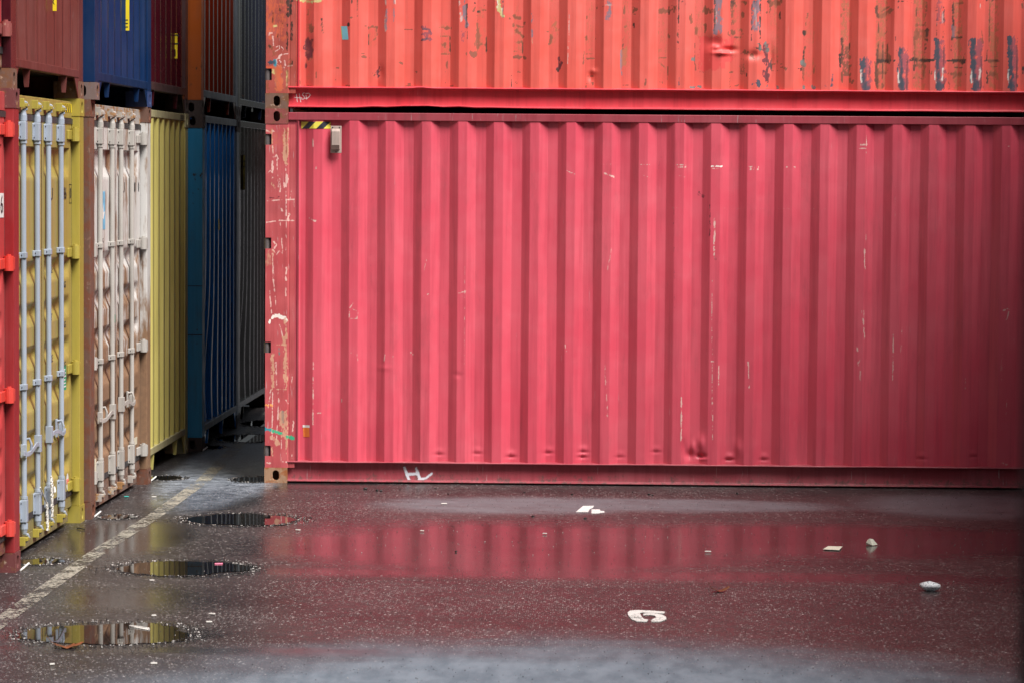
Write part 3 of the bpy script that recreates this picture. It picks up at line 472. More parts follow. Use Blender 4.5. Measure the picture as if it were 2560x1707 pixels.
# ------------------------------------------------------------------ containers
H, WID, LEN = 2.896, 2.438, 12.192
def ring(w, h, n=20):
    """oval (vertical slot) outline"""
    r = w/2; k = max(h/2-r, 0); out = []
    for i in range(n):
        t = 2*math.pi*(i+0.5)/n; out.append((r*math.cos(t), r*math.sin(t)+(k if math.sin(t) > 0 else -k)))
    return out
def holed_face(mb, fn, a0, a1, b0, b1, hw, hh, depth=0.03):
    """rectangle with an oval slot; fn(a, b, t) -> point, t = distance inwards"""
    ca, cb = (a0+a1)/2, (b0+b1)/2; inner = ring(hw, hh); n = len(inner); outer = []
    for x, y in inner:
        t = math.atan2(y, x); s = min((a1-a0)/2/max(abs(math.cos(t)), 1e-6), (b1-b0)/2/max(abs(math.sin(t)), 1e-6))
        outer.append((s*math.cos(t), s*math.sin(t)))
    # snap the four nearest to the corners
    for sx in (-1, 1):
        for sy in (-1, 1):
            c = (sx*(a1-a0)/2, sy*(b1-b0)/2); j = min(range(n), key=lambda i: (outer[i][0]-c[0])**2+(outer[i][1]-c[1])**2); outer[j] = c
    vs = [fn(ca+x, cb+y, 0) for x, y in outer]+[fn(ca+x, cb+y, 0) for x, y in inner]+[fn(ca+x, cb+y, depth) for x, y in inner]
    fs = [(i, (i+1) % n, n+(i+1) % n, n+i) for i in range(n)]+[(n+i, n+(i+1) % n, 2*n+(i+1) % n, 2*n+i) for i in range(n)]
    mb.add(vs, fs)
def casting(root, mat, ex, sy, top, name='corner_casting'):
    """ex 0: at the visible end (x=0), 1: far end; sy 0/1: y side"""
    x1 = 0.0 if ex == 0 else -LEN+0.178; x0 = x1-0.178
    y0 = 0.0 if sy == 0 else WID-0.162; y1 = y0+0.162
    z0, z1 = (H-0.118, H) if top else (0.0, 0.118)
    mb = MB()
    xo, xi = (x1, -1) if ex == 0 else (x0, 1)
    holed_face(mb, lambda a, b, t: (xo+xi*t, a, b), y0, y1, z0, z1, 0.058, 0.080)
    yo, yi = (y0, 1) if sy == 0 else (y1, -1)
    holed_face(mb, lambda a, b, t: (a, yo+yi*t, b), x0, x1, z0, z1, 0.052, 0.080)
    # closed faces
    xb = x0 if ex == 0 else x1; yb = y1 if sy == 0 else y0
    mb.add([(xb,y0,z0),(xb,y1,z0),(xb,y1,z1),(xb,y0,z1)], [(0,1,2,3)])
    mb.add([(x0,yb,z0),(x1,yb,z0),(x1,yb,z1),(x0,yb,z1)], [(0,1,2,3)])
    mb.add([(x0,y0,z0),(x1,y0,z0),(x1,y1,z0),(x0,y1,z0)], [(0,1,2,3)])
    mb.add([(x0,y0,z1),(x1,y0,z1),(x1,y1,z1),(x0,y1,z1)], [(0,1,2,3)])
    me_o = mb.build(name, mat, root)
    return me_o

def corr(l, l0=0.309, per=0.279, dep=0.036, seg=(0.065, 0.070, 0.068, 0.076), back=0.008):
    """depth behind the rail face; order: slope facing left, crest, slope facing right, valley"""
    t = np.mod(l-l0, per)
    a, b, c, d = seg
    k = per/(a+b+c+d); a, b, c, d = a*k, b*k, c*k, d*k
    v = np.where(t < a, 1-t/a, np.where(t < a+b, 0, np.where(t < a+b+c, (t-a-b)/c, 1)))
    return back+dep*v
def corr_ls(l0, per, seg, lo, hi):
    k = per/sum(seg); c = np.cumsum([0]+[s*k for s in seg[:3]]); out = []
    n0 = int((lo-l0)/per)-2
    for i in range(n0, n0+int((hi-lo)/per)+6):
        for q in c: out.append(l0+i*per+q)
    return [x for x in out if lo < x < hi]
SEG = (0.065, 0.070, 0.068, 0.076)
def side_panel(root, sy, mat, fine=None, marks=None, dent=None, lo=0.18, hi=LEN-0.18, z0=0.162, z1=H-0.06, l0=0.309, step=0.0085, name='side_panel'):
    ls = corr_ls(l0, 0.279, SEG, lo, hi)+[lo, hi]
    zs = [z0, z1]
    if fine:
        ls = [x for x in ls if x > fine[0]-1e-6 or True]
        ls += list(np.arange(fine[0], fine[1], step)); zs += list(np.arange(fine[2], fine[3], step))
    ls = np.unique(np.round(ls, 4)); zs = np.unique(np.round(zs, 4))
    L_, Z_ = np.meshgrid(ls, zs, indexing='ij')
    D = corr(L_, l0)
    D = np.where(L_ < 0.262, np.minimum(D, 0.02), D)
    if dent is not None: D = D+dent(L_, Z_, D)
    Y = D if sy == 0 else WID-D
    P = np.stack([-L_, Y, Z_], -1)
    wear = stamp(L_, Z_, marks) if marks is not None else None
    return grid_obj(name, mat, root, P, wear, flip=(sy == 0))
def bottom_rail(root, sy, mat, wave=None, name='bottom_side_rail', fine=False):
    sec = [(0.046, 0.176), (0.004, 0.170), (0.0, 0.166), (0.0, 0.159), (0.044, 0.155), (0.047, 0.150), (0.047, 0.030), (0.044, 0.024), (0.006, 0.021), (0.004, 0.017), (0.004, 0.011), (0.050, 0.010), (0.055, 0.160)]
    ls = np.arange(0.178, LEN-0.178, 0.04 if fine else 0.5); ls = np.append(ls, LEN-0.178)
    P = np.zeros((len(ls), len(sec), 3))
    for j, (d, z) in enumerate(sec):
        P[:, j, 0] = -ls; P[:, j, 1] = d if sy == 0 else WID-d; P[:, j, 2] = z
        if wave is not None:
            dz, dd = wave(ls, j); P[:, j, 2] += dz; P[:, j, 1] += dd*(1 if sy == 0 else -1)
    return grid_obj(name, mat, root, P, flip=(sy == 0))

def shell(root, mats, vis_side=None, roof_mat=None, floor_z=0.15, post_near=None, post_far=None, cast=None, skip_end_posts=(), wave=None):
    """posts, castings, rails, roof, floor, rear wall; the visible end itself is added by doors() or end_wall()"""
    pm = mats['paint']; cm = cast or mats['cast']
    for ex in (0, 1):
        for sy in (0, 1):
            for top in (False, True): casting(root, cm[0] if isinstance(cm, list) and sy == 0 else (cm[1] if isinstance(cm, list) else cm), ex, sy, top)
            if (ex, sy) in skip_end_posts: continue
            xs = (-0.150, -0.004) if ex == 0 else (-LEN+0.004, -LEN+0.150)
            ys = (0.004, 0.158) if sy == 0 else (WID-0.158, WID-0.004)
            mm = pm
            if ex == 0 and sy == 0 and post_near: mm = post_near
            if ex == 0 and sy == 1 and post_far: mm = post_far
            MB().box(xs[0], xs[1], ys[0], ys[1], 0.118, H-0.118).build('corner_post', mm, root, 0.004)
    for sy in (0, 1):
        ys = (0.004, 0.064) if sy == 0 else (WID-0.064, WID-0.004)
        MB().box(-LEN+0.178, -0.178, ys[0], ys[1], H-0.088, H-0.028).build('top_side_rail', pm, root, 0.004)
        bottom_rail(root, sy, pm, wave if sy == vis_side else None, fine=(sy == vis_side and wave is not None))
        if sy != vis_side: side_panel(root, sy, pm)
    MB().box(-LEN+0.02, -0.10, 0.03, WID-0.03, H-0.045, H-0.031).build('roof', roof_mat or pm, root)
    fl = MB(); fl.box(-LEN+0.02, -0.17, 0.056, WID-0.056, floor_z, floor_z+0.03)
    for k in range(1, 30): fl.box(-k*0.4-0.045, -k*0.4, 0.056, WID-0.056, 0.035, floor_z+0.006)
    fl.build('floor', M['under'], root)
    # rear wall
    MB().box(-LEN+0.05, -LEN+0.10, 0.158, WID-0.158, 0.15, H-0.06).build('rear_wall', pm, root)

def lshape(mb, fn): pass

def screws(lf, pts, x, r=0.006):
    for y, z in pts: MB().tube((x-0.001, y, z), (x+0.006, y, z), r, n=8).build('screw', M['iron'], lf)

def cam_keeper(root_leaf, header, y, z, up, mat_rod, mat_key, xr):
    """hook of the lock rod in its keeper"""
    s = 1 if up else -1
    k = MB()
    k.box(-0.058, -0.018, y-0.052, y-0.034, z-0.004, z+0.052) if up else k.box(-0.058, -0.018, y-0.052, y-0.034, z-0.052, z+0.004)
    k.box(-0.050, -0.006, y-0.034, y+0.030, z+s*0.012-0.011, z+s*0.012+0.011)
    k.build('cam_keeper', mat_key, header, 0.003)
    h = MB()
    h.tube((xr, y, z-s*0.085), (xr, y, z-s*0.050), 0.024, 0.024)
    h.tube((xr, y, z-s*0.050), (xr, y, z-s*0.018), 0.022, 0.014)
    pts = [(xr, y, z-s*0.02), (xr+0.016, y+0.020, z-s*0.012), (xr+0.022, y+0.030, z+s*0.008), (xr+0.014, y+0.020, z+s*0.026), (xr-0.002, y-0.006, z+s*0.034), (xr-0.008, y-0.018, z+s*0.030)]
    h.path(pts, 0.0105, 8)
    h.build('cam', mat_rod, root_leaf, smooth=False)

RZ = [(1.836, 2.36)]+[(1.836-0.268*k-0.268+0.0, 1.836-0.268*k-0.268+0.115) for k in range(5)]
def ridge_profile(z):
    """0 on crests, 1 in the valleys of the pressed door sheet"""
    v = np.ones_like(z)
    for a, b in RZ:
        v = np.minimum(v, np.clip(np.maximum((a-z)/0.055, (z-b)/0.075), 0, 1))
    v = np.minimum(v, np.clip((2.56-z)/0.006, 0, 1)); v = np.minimum(v, np.clip((z-0.37)/0.05, 0, 1))
    return v
def door_leaf(root, y0, y1, mat, deep=0.036, xf=-0.055, marks=None):
    ys = [y0, y0+0.07, y0+0.075, y0+0.12, y1-0.12, y1-0.075, y1-0.07, y1]; zs = [0.24, 0.30, 2.728, 2.56, 2.554, 0.37, 0.42]
    for a, b in RZ: zs += [a, a-0.055, b, b+0.075]
    ys += list(np.linspace(y0, y1, 24)); zs += list(np.linspace(0.24, 2.728, 90))
    ys = np.unique(np.round(ys, 4)); zs = np.unique(np.round(zs, 4))
    Y, Z = np.meshgrid(ys, zs, indexing='ij')
    e = np.minimum((Y-y0-0.072)/0.05, (y1-0.072-Y)/0.05); e = np.clip(e, 0, 1)
    v = ridge_profile(Z)*e
    X = xf-deep*v
    return grid_obj('door', mat, root, np.stack([X, Y, Z], -1), flip=False)

def hinge(par, yc, z, mat):
    mb = MB()
    mb.box(-0.050, 0.002, yc-0.030, yc+0.045, z-0.038, z+0.038)
    mb.tube((-0.022, yc-0.022, z-0.042), (-0.022, yc-0.022, z+0.046), 0.030, n=14)
    mb.box(-0.056, -0.040, yc-0.16, yc-0.02, z-0.032, z+0.032)
    mb.tube((-0.022, yc-0.022, z+0.046), (-0.022, yc-0.022, z+0.056), 0.014, n=10)
    return mb.build('hinge', mat, par, 0.005)

def doors(root, mats, rods=(0.545, 0.975, 1.345, 1.775), rod_mat='rod', zb=(0.29, 0.29, 0.29, 0.29), detail=True, hz=(2.648, 1.853, 1.068, 0.270), sill_notch=True):
    pm = mats['door']; out = {}
    hd = MB().box(-0.100, -0.057, 0.158, WID-0.158, H-0.136, H-0.022).build('door_header', mats.get('header', pm), root, 0.004)
    sl = MB(); sl.box(-0.14, -0.059, 0.158, WID-0.158, 0.118, 0.200)
    sl.box(-0.14, -0.057, 0.158+0.14, WID-0.158-0.16, 0.030, 0.1175)
    sill = sl.build('door_sill', mats.get('sill', pm), root, 0.004)
    for y, sg in ((0.158, 1), (WID-0.158, -1)): pass
    g = MB()
    g.box(-0.066, -0.050, 0.160, WID-0.160, 2.722, 2.758); g.box(-0.066, -0.052, 0.160, WID-0.160, 0.202, 0.243)
    g.box(-0.070, -0.058, 0.160, 0.182, 0.243, 2.722); g.box(-0.070, -0.058, WID-0.182, WID-0.160, 0.243, 2.722)
    g.box(-0.074, -0.060, 1.212, 1.232, 0.243, 2.722)
    g.build('door_gasket', M['rubber'], root)
    leaves = [door_leaf(root, 0.184, 1.214, pm), door_leaf(root, 1.230, WID-0.184, pm)]
    MB().box(-0.16, -0.12, 0.16, WID-0.16, 0.2, 2.75).build('door_backing', M['under'], root)
    xr = -0.034
    rm = M[rod_mat]; km = mats.get('keeper', pm); hm = mats.get('hinge', pm)
    for z in hz:
        hinge(leaves[1], WID-0.192, z, hm)
        if detail: hinge_near = hinge(leaves[0], 0.205, z, hm)
    for i, y in enumerate(rods):
        lf = leaves[0 if i < 2 else 1]
        r = MB(); r.tube((xr, y, 0.16), (xr, y, 2.77), 0.0175, n=16)
        r.tube((xr, y, 2.575), (xr, y, 2.592), 0.0235, n=16); r.tube((xr, y, 2.712), (xr, y, 2.735), 0.0235, n=16)
        r.tube((xr, y, 0.360), (xr, y, 0.377), 0.0235, n=16); r.tube((xr, y, 0.190), (xr, y, 0.210), 0.0235, n=16)
        ro = r.build('lock_rod', rm, lf, smooth=False)
        for p in ro.data.polygons: p.use_smooth = len(p.vertices) == 4
        for z0, z1 in ((2.594, 2.710), (0.214, 0.356)):
            b = MB(); b.box(-0.056, -0.0125, y-0.030, y+0.030, z0, z1); b.box(-0.056, -0.046, y-0.058, y+0.058, z0+0.004, z1-0.004)
            b.build('rod_bearing', rm, lf, 0.006)
            screws(lf, [(y-0.046, z0+0.02), (y+0.046, z0+0.02), (y-0.046, z1-0.02), (y+0.046, z1-0.02)], -0.047)
        for z in (1.880, 1.062):
            b = MB(); b.box(-0.056, -0.0135, y-0.024, y+0.024, z-0.019, z+0.019); b.box(-0.056, -0.040, y-0.056, y+0.030, z-0.019, z+0.019)
            b.build('rod_clamp', rm, lf, 0.004)
            screws(lf, [(y-0.044, z), (y+0.027, z)], -0.041)
        cam_keeper(lf, hd, y, 2.800, True, mats.get('cam', rm), km, xr)
        cam_keeper(lf, sill, y, 0.122, False, mats.get('cam', rm), km, xr)
    # handles
    for a, b, d, zz in ((rods[1], rods[0], -1, 0.665), (rods[2], rods[3], 1, 0.69)):
        lf = leaves[0 if d < 0 else 1]; h = MB()
        h.box(-0.052, -0.010, a-0.024, a+0.024, zz-0.050, zz+0.058)
        ys = np.linspace(a, b+d*0.075, 12); prev = None
        for y in ys:
            t = (y-a)/(b+d*0.075-a); z = zz+0.018*math.sin(t*6.0)-0.008; x = -0.018+0.014*math.sin(t*3.1)
            if prev: h.add([(prev[0], prev[1], prev[2]-0.014), (x, y, z-0.014), (x, y, z+0.014), (prev[0], prev[1], prev[2]+0.014),
                            (prev[0]-0.009, prev[1], prev[2]-0.014), (x-0.009, y, z-0.014), (x-0.009, y, z+0.014), (prev[0]-0.009, prev[1], prev[2]+0.014)],
                           [(0,1,2,3), (7,6,5,4), (0,4,5,1), (3,2,6,7), (1,5,6,2), (0,3,7,4)])
            prev = (x, y, z)
        h.build('handle', rm, lf, 0.002)
        c = MB(); yc = b-d*0.085
        c.box(-0.056, -0.045, yc-0.020, yc+0.020, zz-0.045, zz+0.075)
        c.path([(-0.052, yc, zz+0.060), (-0.018, yc+0.004, zz+0.066), (-0.006, yc+0.008, zz+0.03), (-0.010, yc+0.012, zz-0.014), (-0.028, yc+0.012, zz-0.022)], 0.009, 8)
        MB().box(-0.05, -0.012, b-0.03, b-0.016, zz-0.045, zz+0.04).build('handle_lug', rm, lf, 0.003)
        c.build('handle_catch', mats.get('catch', rm), lf, 0.003)
    return dict(leaves=leaves, header=hd, sill=sill)

def end_wall(root, mats, u0=0.22, per=0.272, seg=(0.028, 0.078, 0.028, 0.138), dep=0.048, bulge=0.0, railz=(H-0.068, H-0.008), low=(0.160, 0.216), rail_mat=None, gussets=(0.64, 1.87)):
    pm = mats['paint']
    lo, hi = 0.156, WID-0.156
    us = sorted(set([lo, hi]+corr_ls(u0, per, seg, lo, hi)))
    zs = np.linspace(low[1]-0.006, railz[0]+0.01, 40)
    U_, Z_ = np.meshgrid(np.array(us), zs, indexing='ij')
    D = corr(U_, u0, per, dep, seg, 0.012)
    k = (U_-lo)/(hi-lo)
    D = D+bulge*np.exp(-((U_-0.45)/0.45)**2)*np.exp(-((Z_-0.55)/0.55)**2)+0.0010*np.sin(Z_*2.3+U_*5)*np.sin(k*3.14)
    grid_obj('end_wall', pm, root, np.stack([-D, U_, Z_], -1))
    rm = rail_mat or pm
    MB().box(-0.080, -0.006, 0.156, WID-0.156, railz[0], railz[1]).build('top_end_rail', rm, root, 0.004)
    MB().box(-0.070, -0.004, 0.156, WID-0.156, low[0], low[1]).build('bottom_end_rail', rm, root, 0.004)
    for y in gussets:
        g = MB(); g.prism([(-0.010, low[0]), (-0.056, low[0]), (-0.044, 0.030), (-0.018, 0.030)], lambda a, b, t: (a, t, b), y, y+0.012)
        g.build('gusset_plate', pm, root)
    for y0, y1, s in ((WID-0.162, WID-0.30, 1), (0.162, 0.30, -1)):
        g = MB(); g.prism([(y0, 0.004), (y0, low[0]), (y1, low[0])], lambda a, b, t: (t, a, b), -0.016, -0.008)
        g.build('corner_gusset', pm, root)
# ------------------------------------------------------------------ materials
M = {}
def stained_white():
    t = NT('rust stained white paint'); co = t.co
    a = t.noise(t.scale(co, (2.5, 2.5, 1.1)), 1.6, 5, 0.65); b = t.noise(t.scale(co, (16, 16, 2.5)), 1.0, 5, 0.7); c = t.noise(co, 22, 4, 0.7)
    z = t.sep(co)[2]
    low = t.ramp(z, 1.9, 0.2, -0.06, 0.20)
    st = t.ramp(t.math('ADD', t.math('ADD', t.math('MULTIPLY', a, 0.6), t.math('MULTIPLY', b, 0.4)), low), 0.42, 0.55)
    col = t.mix(st, (0.56, 0.55, 0.53), t.mix(c, (0.30, 0.175, 0.095), (0.12, 0.068, 0.042)))
    col = t.mix(t.ramp(b, 0.60, 0.75, 0, 0.7), col, (0.12, 0.055, 0.03))
    t.principled(col, t.fmix(st, 0.38, 0.6), t.bump(c, 0.12, 0.004)); return t.m
M['under'] = plain('underframe dark steel', (0.022, 0.019, 0.017), 0.8)
M['rubber'] = plain('door gasket rubber', (0.035, 0.033, 0.034), 0.6)
M['iron'] = plain('screw iron', (0.05, 0.045, 0.045), 0.6, 0.5)
M['rod'] = paint('galvanised rod', (0.33, 0.38, 0.46), 0.38, 0.02, 0.05, grime=0.15, chalk=0.05)
M['rod_white'] = paint('cream painted rod', (0.42, 0.40, 0.37), 0.42, 0.06, 0.05, grime=0.22, chalk=0.03)
M['red'] = paint('faded crimson paint', (0.66, 0.060, 0.104), 0.50, 0.0, 0.12, attr=True, grime=0.22, chalk=0.11, spec=0.7, rustcol=(0.4, 0.1, 0.08))
M['red_top'] = paint('faded vermilion paint', (0.80, 0.098, 0.070), 0.50, 0.04, 0.10, attr=True, grime=0.14, chalk=0.10, spec=0.9)
M['red_rail'] = paint('crimson rail paint', (0.52, 0.035, 0.065), 0.40, 0.0, 0.25, grime=0.15, chalk=0.10)
M['red_rail_dull'] = paint('dull crimson rail paint', (0.34, 0.040, 0.060), 0.42, 0.0, 0.45, grime=0.3, chalk=0.12, splash=1.6)
M['red_rail_top'] = paint('scarlet rail paint', (0.66, 0.035, 0.055), 0.40, 0.02, 0.12, grime=0.18, chalk=0.08)
M['post_red'] = paint('scratched post paint', (0.50, 0.075, 0.085), 0.45, 0.05, 0.75, attr=True, grime=0.2, chalk=0.12)
M['post_top'] = paint('battered post paint', (0.42, 0.070, 0.050), 0.5, 0.16, 0.5, attr=True, grime=0.5, chalk=0.1)
M['cast_brown'] = rusty('rusted casting', (0.16, 0.085, 0.06), amt=0.5)
M['cast_red'] = rusty('rust and red casting', (0.24, 0.055, 0.05), amt=0.35, pale=(0.5, 0.3, 0.22))
M['cast_tan'] = rusty('tan rusted casting', (0.34, 0.20, 0.12), rust=(0.30, 0.10, 0.03), amt=0.5, pale=(0.5, 0.35, 0.22))
M['yellow'] = paint('mustard paint', (0.34, 0.265, 0.062), 0.40, 0.04, 0.05, grime=0.30, chalk=0.05)
M['yellow_sill'] = paint('grimy mustard paint', (0.25, 0.21, 0.075), 0.45, 0.10, 0.05, grime=0.75, chalk=0.10, splash=1.2)
M['yellow_bright'] = paint('bright mustard paint', (0.37, 0.300, 0.050), 0.38, 0.06, 0.05, grime=0.25, chalk=0.05)
M['yellow_pale'] = paint('pale yellow paint', (0.58, 0.51, 0.15), 0.42, 0.03, 0.04, grime=0.25, chalk=0.05)
M['yellow_rail'] = paint('weathered pale yellow rail', (0.42, 0.38, 0.20), 0.5, 0.06, 0.05, grime=0.8, chalk=0.15)
M['white'] = stained_white()
M['white_rust'] = rusty('rusted off white header', (0.36, 0.33, 0.30), rust=(0.30, 0.15, 0.05), amt=0.45, pale=(0.6, 0.45, 0.25))
M['white_post'] = rusty('rust red post', (0.13, 0.065, 0.045), rust=(0.15, 0.05, 0.025), amt=0.5, pale=(0.26, 0.15, 0.11))
M['white_sill'] = rusty('rusted sill', (0.15, 0.10, 0.08), rust=(0.16, 0.08, 0.05), amt=0.5)
M['blue'] = paint('cobalt paint', (0.02, 0.24, 0.80), 0.12, 0.0, 0.02, grime=0.15, chalk=0.03, spec=0.7, bumps=0.01, coat=0.5)
M['blue_rail'] = paint('scuffed grey blue rail', (0.09, 0.115, 0.15), 0.4, 0.10, 0.4, grime=0.5, chalk=0.3)
M['teal'] = paint('teal post paint', (0.008, 0.22, 0.46), 0.35, 0.30, 0.05, grime=0.45, chalk=0.05, rustcol=(0.05, 0.035, 0.03))
M['navy'] = paint('navy paint', (0.002, 0.021, 0.080), 0.34, 0.0, 0.05, grime=0.15, chalk=0.04, spec=0.12, bumps=0.02)
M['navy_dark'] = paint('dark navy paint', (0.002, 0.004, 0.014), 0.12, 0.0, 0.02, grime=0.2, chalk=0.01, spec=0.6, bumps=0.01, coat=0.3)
M['brown'] = paint('oxide brown paint', (0.135, 0.032, 0.027), 0.42, 0.05, 0.24, grime=0.25, chalk=0.06, spec=0.15)
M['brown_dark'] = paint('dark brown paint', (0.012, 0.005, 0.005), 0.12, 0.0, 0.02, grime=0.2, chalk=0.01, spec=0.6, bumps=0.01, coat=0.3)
M['maroon'] = paint('maroon paint', (0.050, 0.004, 0.009), 0.22, 0.0, 0.02, grime=0.2, chalk=0.02, spec=0.5, bumps=0.02)
M['maroon_dark'] = paint('sooty maroon paint', (0.060, 0.022, 0.022), 0.45, 0.08, 0.05, grime=0.5, chalk=0.05)
M['orange'] = paint('burnt orange paint', (0.36, 0.075, 0.006), 0.4, 0.20, 0.05, grime=0.5, chalk=0.02)
M['rust_red'] = paint('rust red paint', (0.15, 0.015, 0.004), 0.12, 0.0, 0.02, grime=0.2, chalk=0.02, spec=0.7, bumps=0.01, coat=0.5)
M['door_red'] = paint('tomato red paint', (0.46, 0.042, 0.042), 0.38, 0.02, 0.05, grime=0.12, chalk=0.12)
M['hinge_red'] = paint('bright red hinge', (0.62, 0.045, 0.030), 0.4, 0.05, 0.2, grime=0.2, chalk=0.1)
M['post_dark_red'] = paint('dark red post', (0.28, 0.015, 0.018), 0.4, 0.05, 0.1, grime=0.3, chalk=0.05)
M['cast_darkred'] = rusty('dark red casting', (0.14, 0.035, 0.035), amt=0.25)
M['cast_blue'] = rusty('rust and blue casting', (0.16, 0.11, 0.10), amt=0.3, pale=(0.10, 0.14, 0.28))
M['cast_navy'] = paint('navy casting', (0.03, 0.055, 0.16), 0.4, 0.1, 0.1, grime=0.3)
M['cast_black'] = rusty('sooty casting', (0.045, 0.030, 0.028), rust=(0.05, 0.03, 0.02), amt=0.3, pale=(0.12, 0.11, 0.1))
M['sooty'] = plain('black paint', (0.006, 0.006, 0.006), 0.8)
M['paper'] = plain('white sticker', (0.72, 0.72, 0.70), 0.5, var=0.05)
M['cream_paper'] = plain('cream sticker', (0.60, 0.55, 0.42), 0.6, var=0.08)
M['black'] = plain('black lettering', (0.012, 0.012, 0.014), 0.5)
M['dark_letter'] = plain('dark grey lettering', (0.05, 0.045, 0.03), 0.5)
M['sign_yellow'] = plain('yellow sign', (0.80, 0.62, 0.02), 0.4, var=0.05)
M['sign_shade'] = plain('shaded yellow sign', (0.22, 0.17, 0.035), 0.6)  # darker copy of the sign yellow: shade of the lane put into the colour
M['green'] = plain('green sticker', (0.01, 0.28, 0.13), 0.5)
M['cyan'] = plain('pale cyan sticker', (0.25, 0.68, 0.80), 0.5, var=0.06)
M['lime'] = plain('lime sticker edge', (0.62, 0.85, 0.12), 0.5)
M['orange_sticker'] = plain('orange sticker', (0.85, 0.22, 0.04), 0.5)
M['vent'] = paint('taupe vent paint', (0.42, 0.33, 0.29), 0.5, 0.02, 0.05, grime=0.2, chalk=0.05)
M['vent_dark'] = plain('vent slot', (0.09, 0.05, 0.04), 0.7)
M['sky_blue'] = plain('light blue sticker', (0.16, 0.42, 0.62), 0.5)

def hazard_mat(name, period=0.113, phase=0.0066, slope=1.0, duty=0.49, axis='l'):
    t = NT(name); g = t.n.new('ShaderNodeUVMap'); g.uv_map = 'UVMap'
    s = t.sep(g.outputs[0])
    v = t.math('DIVIDE', t.math('SUBTRACT', t.math('SUBTRACT', s[0], t.math('MULTIPLY', s[1], slope)), phase), period)
    f = t.math('LESS_THAN', t.math('FRACT', t.math('ADD', v, 10.0)), duty)
    n = t.noise(t.co, 30, 3)
    t.principled(t.mix(f, t.mix(n, (0.80, 0.68, 0.03), (0.72, 0.66, 0.14)), t.mix(n, (0.012, 0.012, 0.02), (0.05, 0.05, 0.07))), 0.4)
    return t.m
M['hazard'] = hazard_mat('yellow and black stripes')

def cutout(name, rough=0.6):
    """paint strokes laid on a sheet: colour and coverage from the stroke layer"""
    t = NT(name); a = t.n.new('ShaderNodeAttribute'); a.attribute_name = 'wear'
    n = t.noise(t.co, 90, 3, 0.6)
    al = t.ramp(t.math('ADD', a.outputs['Alpha'], t.math('MULTIPLY', t.math('SUBTRACT', n, 0.5), 0.7)), 0.25, 0.75)
    p = t.principled(a.outputs['Color'], rough, alpha=t.math('MULTIPLY', al, t.ramp(a.outputs['Alpha'], 0.0, 0.15)))
    return t.m
M['strokes'] = cutout('paint strokes')
COL['p'] = (0.42, 0.075, 0.12)
COL['k'] = (0.74, 0.06, 0.055); COL['r'] = (0.26, 0.065, 0.032)
COL['p'] = (0.36, 0.065, 0.085); COL['w'] = (0.70, 0.42, 0.38); COL['c'] = (0.58, 0.30, 0.20)
COL['b'] = (0.045, 0.055, 0.085); COL['v'] = (0.26, 0.15, 0.19)
COL['S'] = (0.74, 0.78, 0.86)
COL['H'] = (0.86, 0.70, 0.70)

